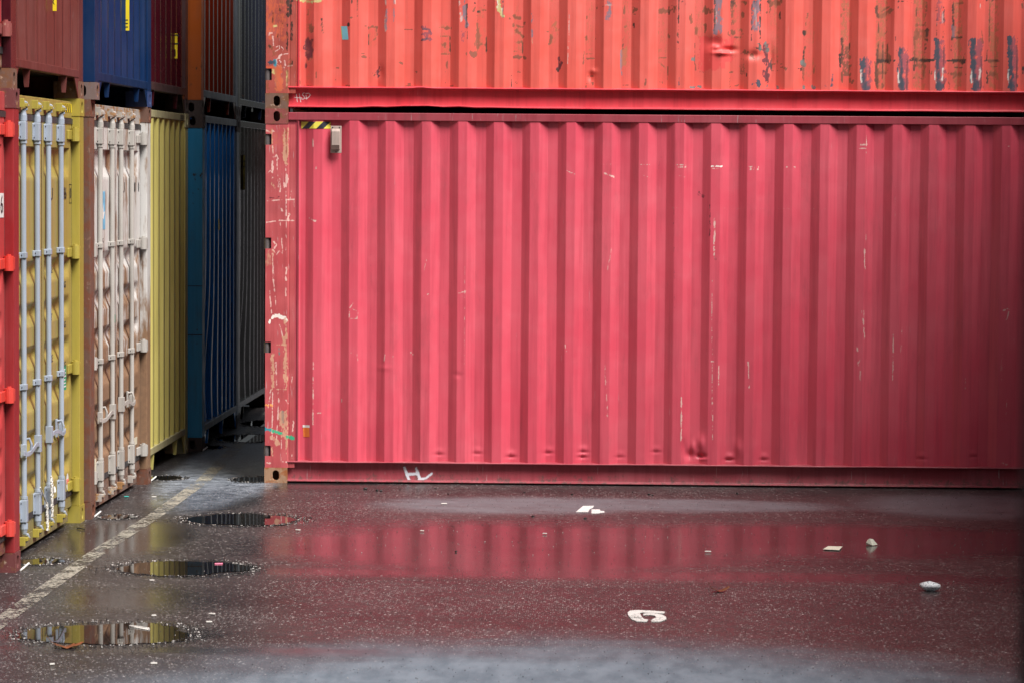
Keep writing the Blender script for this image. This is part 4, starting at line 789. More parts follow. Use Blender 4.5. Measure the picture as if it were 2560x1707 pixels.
# ------------------------------------------------------------------ ground
def ground_material():
    t = NT('wet asphalt'); co = t.co
    dis = t.noise(co, 1.1, 4, 0.6); dis2 = t.noise(t.scale(co, (0.6, 2.2, 1)), 2.0, 4, 0.6)
    wob = t.math('ADD', t.math('MULTIPLY', t.math('SUBTRACT', dis, 0.5), 1.0), t.math('MULTIPLY', t.math('SUBTRACT', dis2, 0.5), 0.7))
    def ell(cx, cy, rx, ry, amp=1.0):
        d = t.vmath('LENGTH', t.vmath('MULTIPLY', t.vmath('SUBTRACT', co, (cx, cy, 0)), (1/rx, 1/ry, 0)))
        return t.math('ADD', d, t.math('MULTIPLY', wob, amp))
    def union(lst):
        r = lst[0]
        for x in lst[1:]: r = t.math('MINIMUM', r, x)
        return r
    film = t.ramp(union([ell(-0.6, 18.75, 1.9, 1.45, 0.5), ell(1.3, 19.25, 2.4, 0.95, 0.4), ell(-3.2, 18.9, 0.50, 1.1, 0.4), ell(-3.0, 21.2, 0.45, 0.8, 0.4), ell(3.2, 19.2, 1.0, 0.9, 0.4)]), 1.22, 0.62)
    film2 = t.ramp(union([ell(0.2, 17.45, 3.6, 0.22, 0.5), ell(-2.2, 22.3, 0.6, 0.55, 0.4), ell(-2.7, 16.2, 0.5, 0.5, 0.4), ell(-1.6, 14.5, 1.6, 0.13, 0.4)]), 1.7, 0.2)
    film = t.math('MAXIMUM', film, t.math('MULTIPLY', film2, 0.9))
    ringm = t.ramp(union([ell(x_, y_, rx_*1.35, ry_*1.35, 0.55) for x_, y_, rx_, ry_ in ((-2.62, 14.97, .425, .36), (-2.60, 17.50, .40, .32), (-2.57, 20.0, .37, .34))]), 1.12, 0.82)
    film = t.math('MAXIMUM', film, t.math('MULTIPLY', ringm, 0.8))
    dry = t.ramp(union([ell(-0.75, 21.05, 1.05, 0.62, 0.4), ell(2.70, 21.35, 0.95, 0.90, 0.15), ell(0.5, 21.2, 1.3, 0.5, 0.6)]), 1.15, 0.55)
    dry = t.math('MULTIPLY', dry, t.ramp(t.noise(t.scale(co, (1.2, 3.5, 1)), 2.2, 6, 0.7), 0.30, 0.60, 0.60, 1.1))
    pale_sheen = t.ramp(ell(-0.12, 13.1, 2.35, 1.88, 0.35), 1.22, 0.55)  # blurred grey sheen of the foreground, put into the base colour
    alley_sheen = t.ramp(ell(-3.05, 23.6, 0.5, 3.2, 0.3), 1.15, 0.8)  # sky light on the lane floor, painted as a paler base colour
    # aggregate
    vor = t.n.new('ShaderNodeTexVoronoi'); t.set(vor.inputs['Vector'], co); vor.inputs['Scale'].default_value = 82
    cellc = t.sep(vor.outputs['Color'])
    big = t.noise(co, 0.9, 5, 0.65); mid = t.noise(co, 9, 4, 0.65); fine = t.noise(co, 90, 2, 0.5)
    dens = t.ramp(t.noise(t.scale(co, (0.7, 1.3, 1)), 1.5, 5, 0.65), 0.36, 0.66, 0.92, 0.50)
    stone = t.math('MULTIPLY', t.math('GREATER_THAN', cellc[0], dens), t.ramp(vor.outputs['Distance'], 0.42, 0.25))
    v2 = t.n.new('ShaderNodeTexVoronoi'); t.set(v2.inputs['Vector'], co); v2.inputs['Scale'].default_value = 47; c2 = t.sep(v2.outputs['Color'])
    stone = t.math('MAXIMUM', t.math('MULTIPLY', stone, 0.8), t.math('MULTIPLY', t.math('GREATER_THAN', c2[1], 0.945), t.ramp(v2.outputs['Distance'], 0.40, 0.28)))
    base = t.mix(t.ramp(big, 0.3, 0.7), (0.020, 0.018, 0.019), (0.040, 0.035, 0.036))
    base = t.mix(t.ramp(mid, 0.45, 0.75, 0, 0.5), base, (0.055, 0.050, 0.050))
    stonec = t.mix(cellc[1], (0.13, 0.12, 0.12), (0.66, 0.62, 0.60))
    base = t.mix(t.math('MULTIPLY', stone, t.fmix(film, 0.85, 0.12)), base, stonec)
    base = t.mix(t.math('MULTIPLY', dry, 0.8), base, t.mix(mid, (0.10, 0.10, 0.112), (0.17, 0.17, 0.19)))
    base = t.mix(pale_sheen, base, t.mix(t.ramp(t.noise(t.scale(co, (3, 1, 1)), 3.0, 5, 0.6), 0.3, 0.7), (0.095, 0.122, 0.150), (0.155, 0.185, 0.220)))
    base = t.mix(t.math('MULTIPLY', alley_sheen, 0.8), base, t.mix(t.ramp(mid, 0.35, 0.65), (0.10, 0.115, 0.14), (0.26, 0.29, 0.34)))
    base = t.mix(t.math('MULTIPLY', t.math('MULTIPLY', alley_sheen, stone), 0.9), base, (0.5, 0.55, 0.62))  # sky sparkle in the lane, painted as brighter stones
    rough = t.fmix(t.ramp(mid, 0.3, 0.7), 0.30, 0.42)
    rough = t.fmix(film, rough, t.fmix(mid, 0.10, 0.17))
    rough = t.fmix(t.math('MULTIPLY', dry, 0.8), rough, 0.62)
    rough = t.fmix(pale_sheen, rough, 0.7)
    hgt = t.math('ADD', t.math('MULTIPLY', t.ramp(vor.outputs['Distance'], 0.5, 0.0), 0.8), t.math('MULTIPLY', fine, 0.25))
    bs = t.fmix(film, 1.0, 0.035); bs = t.fmix(pale_sheen, bs, 0.15); bs = t.fmix(dry, bs, 0.35)
    nrm = t.bump(t.math('MULTIPLY', hgt, bs), 0.9, 0.0035)
    nrm = t.bump(t.noise(t.scale(co, (1, 1, 1)), 3.5, 3, 0.5), 0.25, 0.004, nrm)
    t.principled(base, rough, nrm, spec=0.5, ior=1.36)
    return t.m
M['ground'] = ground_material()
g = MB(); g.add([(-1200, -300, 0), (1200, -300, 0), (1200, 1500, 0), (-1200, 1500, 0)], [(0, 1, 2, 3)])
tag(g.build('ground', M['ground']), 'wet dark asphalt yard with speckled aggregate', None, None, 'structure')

def water_material():
    t = NT('puddle water'); n = t.noise(t.scale(t.co, (1, 0.5, 1)), 9, 2, 0.5)
    t.principled((0.012, 0.011, 0.010), 0.012, t.bump(n, 0.02, 0.003), spec=0.5, ior=1.5)
    return t.m
M['water'] = water_material()
PUDDLES = [(-2.62, 14.97, .425, .36, 1), (-2.60, 17.50, .40, .32, 2), (-2.57, 20.0, .37, .34, 3), (-3.52, 17.72, .15, .15, 4), (-3.45, 20.07, .13, .13, 5),
           (-3.52, 22.66, .15, .17, 6), (-2.82, 22.62, .15, .20, 7), (-3.56, 25.22, .16, .17, 8), (-3.32, 26.1, .26, .38, 9), (-3.36, 27.7, .2, .35, 10)]
def puddle(cx, cy, rx, ry, seed):
    rn = random.Random(seed*13+5); ph = [rn.uniform(0, 6.28) for _ in range(8)]; n = 220; vs = []
    for i in range(n):
        a = 2*math.pi*i/n
        k = 1+0.06*math.sin(2*a+ph[0])+0.08*math.sin(3*a+ph[1])+0.05*math.sin(4*a+ph[5])+0.035*math.sin(5*a+ph[2])+0.022*math.sin(9*a+ph[3])+0.018*math.sin(17*a+ph[4])+0.018*math.sin(31*a+ph[5])+rn.uniform(-.012, .012)
        vs.append((cx+rx*k*math.cos(a), cy+ry*k*math.sin(a), 0.004))
    m_ = MB(); m_.add(vs, [tuple(range(n))])
    return tag(m_.build('puddle', M['water']), None, None, None, 'structure')
for p in PUDDLES: puddle(*p)

# loose grit: more of it round the puddle rims
def grit():
    N = 5200
    P = np.stack([rng.uniform(-3.6, 3.2, N), rng.uniform(13.4, 22.2, N)], -1); sz = rng.uniform(0.0018, 0.0042, N)
    extra = []
    for cx, cy, rx, ry, sd in PUDDLES:
        n = int(900*(rx+ry))
        a = rng.uniform(0, 2*math.pi, n); k = 1.02+np.abs(rng.normal(0, 0.16, n))
        extra.append(np.stack([cx+rx*k*np.cos(a), cy+ry*k*np.sin(a)], -1))
    E_ = np.concatenate(extra); P = np.concatenate([P, E_]); sz = np.concatenate([sz, rng.uniform(0.003, 0.0075, len(E_))])
    n = len(P)
    o = np.array([(1,0,0),(0,1,0),(-1,0,0),(0,-1,0),(0,0,.8),(0,0,-.4)], float)
    f = np.array([(0,1,4),(1,2,4),(2,3,4),(3,0,4),(1,0,5),(2,1,5),(3,2,5),(0,3,5)])
    ang = rng.uniform(0, 6.28, n); c, s = np.cos(ang), np.sin(ang); jit = rng.uniform(0.6, 1.3, (n, 6, 3))
    v = o[None]*jit*sz[:, None, None]
    x = v[..., 0]*c[:, None]-v[..., 1]*s[:, None]; y = v[..., 0]*s[:, None]+v[..., 1]*c[:, None]
    V = np.stack([x+P[:, None, 0], y+P[:, None, 1], v[..., 2]+0.002+sz[:, None]*0.3], -1).reshape(-1, 3)
    F = (f[None]+np.arange(n)[:, None, None]*6).reshape(-1)
    me = bpy.data.meshes.new('loose_grit'); me.vertices.add(len(V)); me.vertices.foreach_set('co', V.reshape(-1).astype(np.float32))
    me.loops.add(len(F)); me.loops.foreach_set('vertex_index', F.astype(np.int32)); me.polygons.add(len(F)//3)
    me.polygons.foreach_set('loop_start', np.arange(0, len(F), 3, dtype=np.int32)); me.update(calc_edges=True)
    t = NT('grit'); nn = t.voro(t.co, 45, 'F1', 'Color'); k = t.sep(nn)[0]
    t.principled(t.mix(t.ramp(k, 0.62, 1.0), (0.022, 0.020, 0.020), (0.50, 0.47, 0.45)), t.math('ADD', 0.25, t.math('MULTIPLY', k, 0.3)))
    me.materials.append(t.m)
    tag(link(bpy.data.objects.new('loose_grit', me)), 'loose pale and dark grit scattered over the asphalt and round the puddles', 'grit', None, 'stuff')
grit()

# worn road line
def worn_paint(name, c, cover=0.55, sc=40):
    t = NT(name); n = t.noise(t.co, sc, 5, 0.75); n2 = t.noise(t.co, 3.0, 3, 0.6)
    al = t.ramp(t.math('ADD', n, t.math('MULTIPLY', n2, 0.6)), 1.08-cover*0.55, 1.20-cover*0.55)
    t.principled(t.mix(n, dim(c, 0.75), c), 0.5, alpha=al); return t.m
lp = [(-3.262, 11.5), (-3.262, 14), (-3.262, 16), (-3.255, 18), (-3.20, 20.2), (-3.19, 22.5), (-3.28, 25), (-3.40, 27.6), (-3.5, 31)]
ml = MB(); vs = []; fs = []
for i, (x, y) in enumerate(lp): vs += [(x-0.055, y, 0.003), (x+0.055, y, 0.003)]
for i in range(len(lp)-1): fs.append((2*i, 2*i+1, 2*i+3, 2*i+2))
ml.add(vs, fs)
tag(ml.build('painted_line', worn_paint('scuffed cream road paint', (0.36, 0.34, 0.285), 0.60, 34)), None, None, None, 'structure')

def flat_poly(name, polys, mat, z0=0.001, z1=0.0042, label=None, cat=None):
    m_ = MB()
    for p in polys: m_.prism(p, lambda a, b, t: (a, b, t), z0, z1)
    return tag(m_.build(name, mat), label, cat)
num_white = worn_paint('white floor paint', (0.80, 0.80, 0.78), 0.95, 60)
flat_poly('painted_digit', [[(-.255,20.691),(-.209,21.064),(-.13,21.08),(-.136,20.974),(-.159,20.875),(-.169,20.70)],
                            [(-.146,20.853),(-.086,20.859),(-.083,20.779),(-.053,20.751),(-.053,20.672),(-.083,20.661),(-.086,20.622),(-.144,20.616)]],
          num_white, label='white stencilled digit 4 painted on the asphalt close to the lower crimson container', cat='floor marking')
flat_poly('painted_digit', [[(.093,15.94),(.107,16.007),(.15,16.034),(.227,16.017),(.298,15.986),(.295,15.929),(.233,15.933),(.17,15.951),(.158,15.927),(.166,15.826),(.179,15.717),(.203,15.692),(.195,15.62),(.14,15.628),(.113,15.698),(.096,15.834)],
                            [(.177,15.854),(.212,15.867),(.241,15.841),(.249,15.769),(.222,15.694),(.219,15.617),(.271,15.639),(.303,15.714),(.301,15.805),(.282,15.873),(.254,15.907),(.212,15.918),(.18,15.901)]],
          worn_paint('scuffed white floor paint', (0.74, 0.74, 0.71), 0.80, 60), label='scuffed white rounded digit 5 painted on the asphalt in the foreground', cat='floor marking')

# ------------------------------------------------------------------ the two red containers
RX, RY, RR = -2.7021, 22.4239, 0.0170
def red_root(z, label):
    o = empty('shipping_container', (RX-math.sin(RR)*WID, RY+math.cos(RR)*WID, z), math.pi+RR)
    return tag(o, label, 'container', 'stacked shipping containers')
def side_y(depth): return WID-depth
def sheet_patch(root, name, l0, l1, z0, z1, mat, follow=True, depth=0.0, off=0.0015, n=24, nz=3, skew=0.0, marks=None, step=0.003):
    if marks is not None: ls = np.arange(l0, l1, step); zs = np.arange(z0, z1, step)
    else: ls = np.linspace(l0, l1, n); zs = np.linspace(z0, z1, nz)
    L_, Z_ = np.meshgrid(ls, zs, indexing='ij')
    D = corr(L_) if follow else np.full(L_.shape, depth)
    if follow: D = np.where(L_ < 0.262, np.minimum(D, 0.02), D)
    P = np.stack([-(L_+skew*(Z_-z0)), WID-D+off, Z_], -1)
    o = grid_obj(name, mat, root, P, stamp(L_, Z_, marks, 0.15) if marks is not None else None, flip=False)
    uv = o.data.uv_layers.new(name='UVMap'); li = np.zeros(len(o.data.loops), np.int32); o.data.loops.foreach_get('vertex_index', li)
    UV = np.stack([(L_-l0).reshape(-1), (Z_-z0).reshape(-1)], -1)[li]; uv.data.foreach_set('uv', UV.reshape(-1).astype(np.float32))
    return o

def red_post(root, mat, marks, notches, zb):
    ls = np.arange(0.004, 0.2335, 0.0045); zs = np.arange(0.1185, H-0.118, 0.0045 if zb == 0 else 0.006)
    L_, Z_ = np.meshgrid(ls, zs, indexing='ij')
    D = np.full(L_.shape, 0.004); D = np.where(L_ > 0.184, 0.010, D); D = D+0.004*np.exp(-((L_-0.186)/0.004)**2)
    D = D+0.0012*np.sin(Z_*9+L_*30)+0.001*np.sin(Z_*31)
    keep = np.ones((len(ls)-1, len(zs)-1), bool)
    for z0, z1 in notches:
        i1 = np.searchsorted(ls, 0.047); j0, j1 = np.searchsorted(zs, [z0, z1]); keep[:i1, j0:j1] = False
    o = grid_obj('corner_post', mat, root, np.stack([-L_, WID-D, Z_], -1), stamp(L_, Z_, marks), keep)
    b = MB(); b.box(-0.178, -0.0500, WID-0.158, WID-0.016, 0.1185, H-0.118); prev = 0.1185
    b.box(-0.232, -0.178, WID-0.05, WID-0.018, 0.176, H-0.088)
    for z0, z1 in sorted(notches)+[(H-0.118, None)]:
        b.box(-0.050, -0.004, WID-0.158, WID-0.0065, prev, z0); prev = z1 if z1 else 0
    b.build('post_core', M['red_rail_dull'], o)
    for z0, z1 in notches:
        hg = MB(); hg.tube((-0.014, WID-0.034, z0), (-0.014, WID-0.034, z1), 0.021, n=14)
        hg.box(-0.050, -0.004, WID-0.110, WID-0.052, z0, z1)
        hg.build('hinge', M['lug'], o)
M['lug'] = plain('greasy hinge lug', (0.13, 0.11, 0.11), 0.45, 0.2)

lower = red_root(0.0, 'long crimson shipping container standing on the wet asphalt, bottom of the red stack')
upper = red_root(H, 'long scuffed vermilion shipping container stacked on the crimson one, marked with rust and blue scrapes')

def bump2(L_, Z_, l, z, a, sl, sz): return a*np.exp(-((L_-l)/sl)**2-((Z_-z)/sz)**2)
def dent_low(L_, Z_, D):
    d = 0.0012*np.sin(L_*7.3+Z_*2.1)+0.0010*np.sin(Z_*5.1+L_*3)
    for l, z, s in [(1.357,.228,.6),(1.655,.238,.6),(1.917,.215,.9),(2.208,.247,.7),(2.477,.257,1),(2.472,.217,1),(2.762,.22,.5),(3.043,.263,.6),(3.613,.209,1.3),(3.879,.211,.8),(5.1,.23,.5),(5.5,.25,.5)]:
        d = d+bump2(L_, Z_, l, z, 0.010*s, 0.035, 0.010)-bump2(L_, Z_, l, z+0.028, 0.007*s, 0.03, 0.022)
    # the big crumple
    d = d-bump2(L_, Z_, 3.39, 0.335, 0.020, 0.028, 0.060)-bump2(L_, Z_, 3.33, 0.30, 0.012, 0.018, 0.05)+bump2(L_, Z_, 3.30, 0.245, 0.020, 0.035, 0.035)+bump2(L_, Z_, 3.39, 0.235, 0.030, 0.03, 0.018)
    d = d-bump2(L_, Z_, 3.40, 0.215, 0.012, 0.03, 0.010)+bump2(L_, Z_, 3.26, 0.30, 0.014, 0.02, 0.06)+bump2(L_, Z_, 3.68, 0.30, -0.012, 0.03, 0.06)
    d = d+bump2(L_, Z_, 0.93, 0.90, -0.003, 0.05, 0.02)+bump2(L_, Z_, 1.50, 0.85, 0.004, 0.03, 0.02)
    return d
def dent_up(L_, Z_, D):
    d = 0.0014*np.sin(L_*6.3+Z_*3.1)+0.0012*np.sin(Z_*7.1+L_*2)
    Zw = Z_+H
    d = d+bump2(L_, Zw, 3.46, 3.42, 0.020, 0.06, 0.05)-bump2(L_, Zw, 3.52, 3.345, 0.022, 0.06, 0.014)+bump2(L_, Zw, 3.57, 3.375, 0.022, 0.05, 0.018)-bump2(L_, Zw, 3.47, 3.39, 0.014, 0.025, 0.016)
    d = d+bump2(L_, Zw, 2.51, 3.16, 0.014, 0.018, 0.04)-bump2(L_, Zw, 2.53, 3.20, 0.008, 0.03, 0.02)+bump2(L_, Zw, 0.344, 3.38, 0.008, 0.03, 0.07)+bump2(L_, Zw, 0.89, 3.18, 0.010, 0.02, 0.05)
    d = d+bump2(L_, Zw, 3.76, 3.33, 0.016, 0.05, 0.03)+bump2(L_, Zw, 3.90, 3.3, 0.012, 0.02, 0.1)
    return d
def shift(mk, dz): return [(k, [(l, z-dz) for l, z in p], w, a, s) for k, p, w, a, s in mk]
def wave_up(ls, j):
    low = 1.0 if 5 <= j <= 11 else 0.0
    w = np.interp(ls, [0.18, 0.70, 0.84, 0.93, 1.07, 1.26, 1.38, 1.50, 1.62, 1.75, 2.2, 3.0, 12], [0, 0, .008, .004, .013, .016, .008, .012, .004, .006, 0, 0, 0])
    lip = 0.008*np.exp(-((ls-1.20)/0.06)**2) if j <= 4 else 0
    return (w*low*(1 if j >= 8 else 0.3)+lip, 0.006*np.sin(ls*9)*(1 if j in (2, 3, 9, 10) else 0)*0.4)
def wave_lo(ls, j):
    return (0.0022*np.sin(ls*5.1+j)*np.sin(ls*1.7) if j <= 4 else 0*ls, 0.002*np.sin(ls*7) if j <= 4 else 0*ls)

RED_L = dict(paint=M['red_rail_dull'], cast=M['cast_brown'])
RED_U = dict(paint=M['red_rail_top'], cast=M['cast_brown'])
def red_container(root, mats, castings, wall, post, wallm, postm, notches, fine, dent, marks, pmarks, wave, railm):
    shell(root, dict(mats, paint=railm), vis_side=1, cast=castings, skip_end_posts=((0, 1),), wave=wave)
    side_panel(root, 1, wallm, fine, marks, dent, lo=0.2335)
    red_post(root, postm, pmarks, notches, 0)
    doors(root, dict(door=M['door_red'], keeper=M['door_red'], hinge=M['lug']), rod_mat='rod_white')
red_container(lower, RED_L, M['cast_red'], None, None, M['red'], M['post_red'], [(0.208,0.289),(1.008,1.092),(1.811,1.898),(2.614,2.698)],
              (0.24, 6.05, 0.165, 2.83), dent_low, MK_L, MK_PL, wave_lo, M['red_rail_dull'])
red_container(upper, RED_U, M['cast_brown'], None, None, M['red_top'], M['post_top'], [(0.217,0.307),(1.008,1.092),(1.811,1.898),(2.614,2.698)],
              (0.24, 6.05, 0.165, 0.95), dent_up, shift(MK_U, H), shift(MK_PU, H), wave_up, M['red_rail_top'])
# the lower bottom casting of the crimson container is tan with rust
for o in list(lower.children):
    if o.name.startswith('corner_casting') and min(v.co.z for v in o.data.vertices) < 0.01:
        o.data.materials.clear(); o.data.materials.append(M['cast_tan'])
MB().box(-0.262, -0.250, WID-0.016, WID-0.0095, 0.176, H-0.088).build('frame_bead', M['red_rail_dull'], lower)
MB().box(-0.262, -0.250, WID-0.016, WID-0.0095, 0.176, H-0.088).build('frame_bead', M['red_rail_top'], upper)
# stickers, vent and spray marks
sheet_patch(lower, 'hazard_sticker', 0.275, 0.504, 2.744, 2.797, M['hazard'], n=40)
sheet_patch(lower, 'orange_sticker', 0.300, 0.350, 0.357, 0.430, M['orange_sticker'], skew=-0.05)
sheet_patch(lower, 'white_tag', 0.294, 0.350, 0.430, 0.449, M['paper'], off=0.003)
sheet_patch(upper, 'cyan_sticker', 0.592, 0.640, 0.534, 0.637, M['cyan'], skew=-0.10, off=0.003)
sheet_patch(upper, 'sticker_edge', 0.588, 0.637, 0.528, 0.637, M['lime'], skew=-0.10, off=0.0018)
v = MB(); yv = WID-0.004
v.box(-0.590, -0.505, yv-0.006, yv, 2.556, 2.765)
vo = v.build('vent', M['vent'], lower, 0.003)
v2 = MB(); v2.add([(-0.515, yv, 2.582), (-0.578, yv, 2.582), (-0.578, yv, 2.745), (-0.515, yv, 2.745), (-0.515, yv+0.026, 2.585), (-0.578, yv+0.026, 2.585), (-0.578, yv+0.026, 2.725), (-0.515, yv+0.026, 2.725)],
      [(0,1,2,3),(4,5,6,7),(0,1,5,4),(1,2,6,5),(2,3,7,6),(3,0,4,7)])
v2.build('vent_hood', M['vent'], vo, 0.004)
MB().box(-0.576, -0.517, yv+0.026, yv+0.0275, 2.584, 2.618).build('vent_slot', M['vent_dark'], vo)
for l, z in ((0.522, 2.754), (0.575, 2.754), (0.547, 2.566)): MB().tube((-l, yv-0.001, z), (-l, yv+0.004, z), 0.005, n=8).build('screw', M['iron'], vo)
hsd = [('H', [(.236,.112),(.244,.052)], .0016, 1, .3), ('H', [(.258,.118),(.270,.052)], .0016, 1, .3), ('H', [(.224,.087),(.240,.085),(.279,.083)], .0016, 1, .3),
       ('H', [(.297,.122),(.285,.118),(.283,.108),(.297,.092),(.300,.080),(.290,.073),(.276,.075)], .0016, 1, .3),
       ('H', [(.311,.106),(.314,.074)], .0018, 1, .3), ('H', [(.308,.118),(.332,.120),(.344,.108),(.334,.092),(.316,.078),(.308,.080)], .0016, 1, .3)]
sheet_patch(upper, 'scratched_tag', 0.21, 0.36, 0.04, 0.135, M['strokes'], follow=False, depth=0.047, off=0.001, marks=hsd)
hl = [('S', [(1.088,.122),(1.108,.070),(1.130,.010)], .0095, 1, .9), ('S', [(1.108,.070),(1.192,.077)], .0090, 1, .9), ('S', [(1.178,.120),(1.200,.060),(1.212,.016)], .0095, 1, .9),
      ('S', [(1.208,.036),(1.232,.034),(1.262,.048),(1.300,.078)], .0095, 1, .9), ('S', [(1.095,.015),(1.28,.012)], .010, .35, 1.5), ('S', [(1.10,.115),(1.2,.05)], .03, .18, 1.5)]
sheet_patch(lower, 'sprayed_tag', 1.03, 1.36, 0.026, 0.150, M['strokes'], follow=False, depth=0.047, off=0.001, marks=hl)
# ------------------------------------------------------------------ the row on the left, ends facing the lane
Y0, SP = 17.4079, 2.4804
def near_y(k): return Y0+SP*(k-1)+0.021           # k = 1 is the mustard container
def row_root(k, xf, z, label):
    return tag(empty('shipping_container', (xf, near_y(k), z)), label, 'container', 'stacked shipping containers')
def end_text(root, body, y, z, size, mat, x=-0.05, sx=1.0, name='lettering', parent=None, rot=0.0):
    o = text_obj(name, body, size, mat, parent or root, sx)
    # text plane faces +X, reading along +Y
    o.matrix_local = Matrix.Translation((x, y, z)) @ Matrix(((0, 0, 1, 0), (1, 0, 0, 0), (0, 1, 0, 0), (0, 0, 0, 1))) @ Matrix.Rotation(rot, 4, 'Z')
    return o
SGY = (1.41, 1.33, 1.76, .445, .652, .47, 2.231, 2.564)
def sign_strip(root, y, z0, z1, letters, w0=-0.036, w1=0.012, mat=None):
    p = MB().box(w0, w1, y-0.0015, y, z0, z1).build('letter_strip', mat or M['sign_yellow'], root)
    for ch, z, s in letters:
        o = text_obj('sign_letter', ch, s, M['black'], p, 0.8)
        o.matrix_local = Matrix.Translation(((w0+w1)/2, y-0.0022, z)) @ Matrix(((1, 0, 0, 0), (0, 0, -1, 0), (0, 1, 0, 0), (0, 0, 0, 1)))
    return p
def plate(root, name, y0, y1, z0, z1, mat, x=-0.05, th=0.002, parent=None):
    return MB().box(x-th, x, y0, y1, z0, z1).build(name, mat, parent or root)

# ---- ground level
r1 = row_root(0, -3.5749, 0, 'tomato red shipping container at the left edge of the photo, white number plates')
shell(r1, dict(paint=M['post_dark_red'], cast=M['cast_darkred']))
q = doors(r1, dict(door=M['door_red'], hinge=M['hinge_red'], sill=M['cast_darkred']), rod_mat='rod')
lf = q['leaves'][1]
for ch, y in (('8', 1.99), ('6', 2.165)):
    p = plate(r1, 'number_plate', y-0.060, y+0.060, 2.128, 2.272, M['paper'], x=-0.0525, parent=lf)
    end_text(r1, ch, y, 2.20, 0.15, M['black'], x=-0.0512, sx=1.0, parent=p, name='numeral')
plate(r1, 'white_band', 1.55, 2.20, 0.255, 0.300, M['paper'], x=-0.053, parent=lf)
for z0, z1 in ((1.30, 1.62), (0.98, 1.20)): MB().box(-0.0545, -0.053, 1.60, 2.02, z0, z1).build('white_lettering', M['paper'], lf)

r2 = row_root(1, -3.6387, 0, 'mustard yellow shipping container with four pale blue lock rods')
shell(r2, dict(paint=M['yellow_bright'], cast=M['yellow_bright']))
q = doors(r2, dict(door=M['yellow'], hinge=M['yellow_bright'], sill=M['yellow_sill'], keeper=M['yellow_bright']), rod_mat='rod')
lf = q['leaves'][1]; lf0 = q['leaves'][0]
end_text(r2, 'NU', 1.50, 2.25, 0.115, M['black'], x=-0.0535, sx=1.15, parent=lf)
end_text(r2, '986', 1.99, 2.25, 0.115, M['black'], x=-0.0535, sx=0.9, parent=lf)
end_text(r2, '0', 2.215, 2.25, 0.105, M['black'], x=-0.0535, sx=0.8, parent=lf)
b = MB()
for y0, y1, z0, z1 in ((2.170, 2.175, 2.185, 2.315), (2.252, 2.257, 2.185, 2.315), (2.170, 2.257, 2.310, 2.315), (2.170, 2.257, 2.185, 2.190)): b.box(-0.0545, -0.0535, y0, y1, z0, z1)
b.build('numeral_box', M['black'], lf)
end_text(r2, '1', 1.92, 2.02, 0.11, M['black'], x=-0.0535, parent=lf)
for i, (a_, c_) in enumerate((('TARE', 1.655), ('NET', 1.385), ('CUBE', 1.115))):
    end_text(r2, a_, 1.50, 1.655+0.055-0.268*(i) if i else 1.755, 0.07, M['dark_letter'], x=-0.0535, parent=lf)
    end_text(r2, 'KG', 2.00, 1.655-0.015-0.268*i, 0.06, M['dark_letter'], x=-0.0535, parent=lf)
gs = plate(r2, 'green_sticker', 1.93, 2.05, 0.935, 1.098, M['green'], x=-0.0530, parent=lf)
for k in range(6): plate(r2, 'sticker_line', 1.945, 2.035-0.012*(k % 3), 0.955+0.023*k, 0.963+0.023*k, M['paper'], x=-0.0520, parent=gs)
el = MB(); el.add([(-0.053, 2.085+0.042*math.cos(t_*math.pi/12), 0.305+0.058*math.sin(t_*math.pi/12)) for t_ in range(24)], [tuple(range(24))])
ov = el.build('oval_sticker', M['paper'], lf)
end_text(r2, 'UN', 2.085, 0.305, 0.05, M['hinge_red'], x=-0.0522, parent=ov, name='sticker_mark')
plate(r2, 'white_sticker', 0.60, 0.665, 1.98, 2.14, M['paper'], x=-0.053, parent=lf0)
hz_ = plate(r2, 'hazard_stripes', 1.90, 2.268, 2.800, 2.858, M['sign_yellow'], x=-0.0555)
for k in range(5):
    hs_ = MB(); y_ = 1.920+k*0.070; hs_.prism([(y_, 2.802), (y_+0.036, 2.802), (y_+0.020, 2.856), (y_-0.016, 2.856)], lambda a, b, t: (t, a, b), -0.0554, -0.0546)
    hs_.build('stripe', M['black'], hz_)

r3 = row_root(2, -3.603, 0, 'rust stained white shipping container with four cream lock rods')
r3.rotation_euler = (0, 0, -0.0119)
shell(r3, dict(paint=M['white_post'], cast=M['white_post']), post_far=M['white'])
q = doors(r3, dict(door=M['white'], hinge=M['white_hinge'] if 'white_hinge' in M else M['rod_white'], header=M['white_rust'], sill=M['white_sill'], keeper=M['white_rust'], cam=M['rod_cam'] if 'rod_cam' in M else M['rod_white']), rods=(0.53, 0.99, 1.34, 1.78), rod_mat='rod_white')
lf = q['leaves'][1]; lf0 = q['leaves'][0]
end_text(r3, 'U', 1.56, 2.28, 0.11, M['black'], x=-0.0535, parent=lf)
end_text(r3, '300', 1.98, 2.28, 0.11, M['black'], x=-0.0535, sx=0.9, parent=lf)
end_text(r3, '0', 2.19, 2.28, 0.10, M['black'], x=-0.0535, sx=0.8, parent=lf)
end_text(r3, '25', 0.72, 1.90, 0.07, M['black'], x=-0.0535, parent=lf0)
lb = plate(r3, 'blue_sticker', 0.67, 0.82, 1.99, 2.26, M['sky_blue'], x=-0.053, parent=lf0)
ar = MB(); ar.add([(-0.0522, 0.69, 2.08), (-0.0522, 0.75, 2.06), (-0.0522, 0.80, 2.12), (-0.0522, 0.75, 2.11), (-0.0522, 0.74, 2.17)], [(0, 1, 2, 3, 4)]); ar.build('arrow', M['paper'], lb)
plate(r3, 'green_sticker', 1.18, 1.205, 1.30, 1.36, M['green'], x=-0.053, parent=lf0)
plate(r3, 'cream_sticker', 0.30, 0.47, 0.245, 0.38, M['cream_paper'], x=-0.053, parent=lf0)
plate(r3, 'white_sticker', 1.98, 2.12, 0.33, 0.385, M['cream_paper'], x=-0.053, parent=lf)
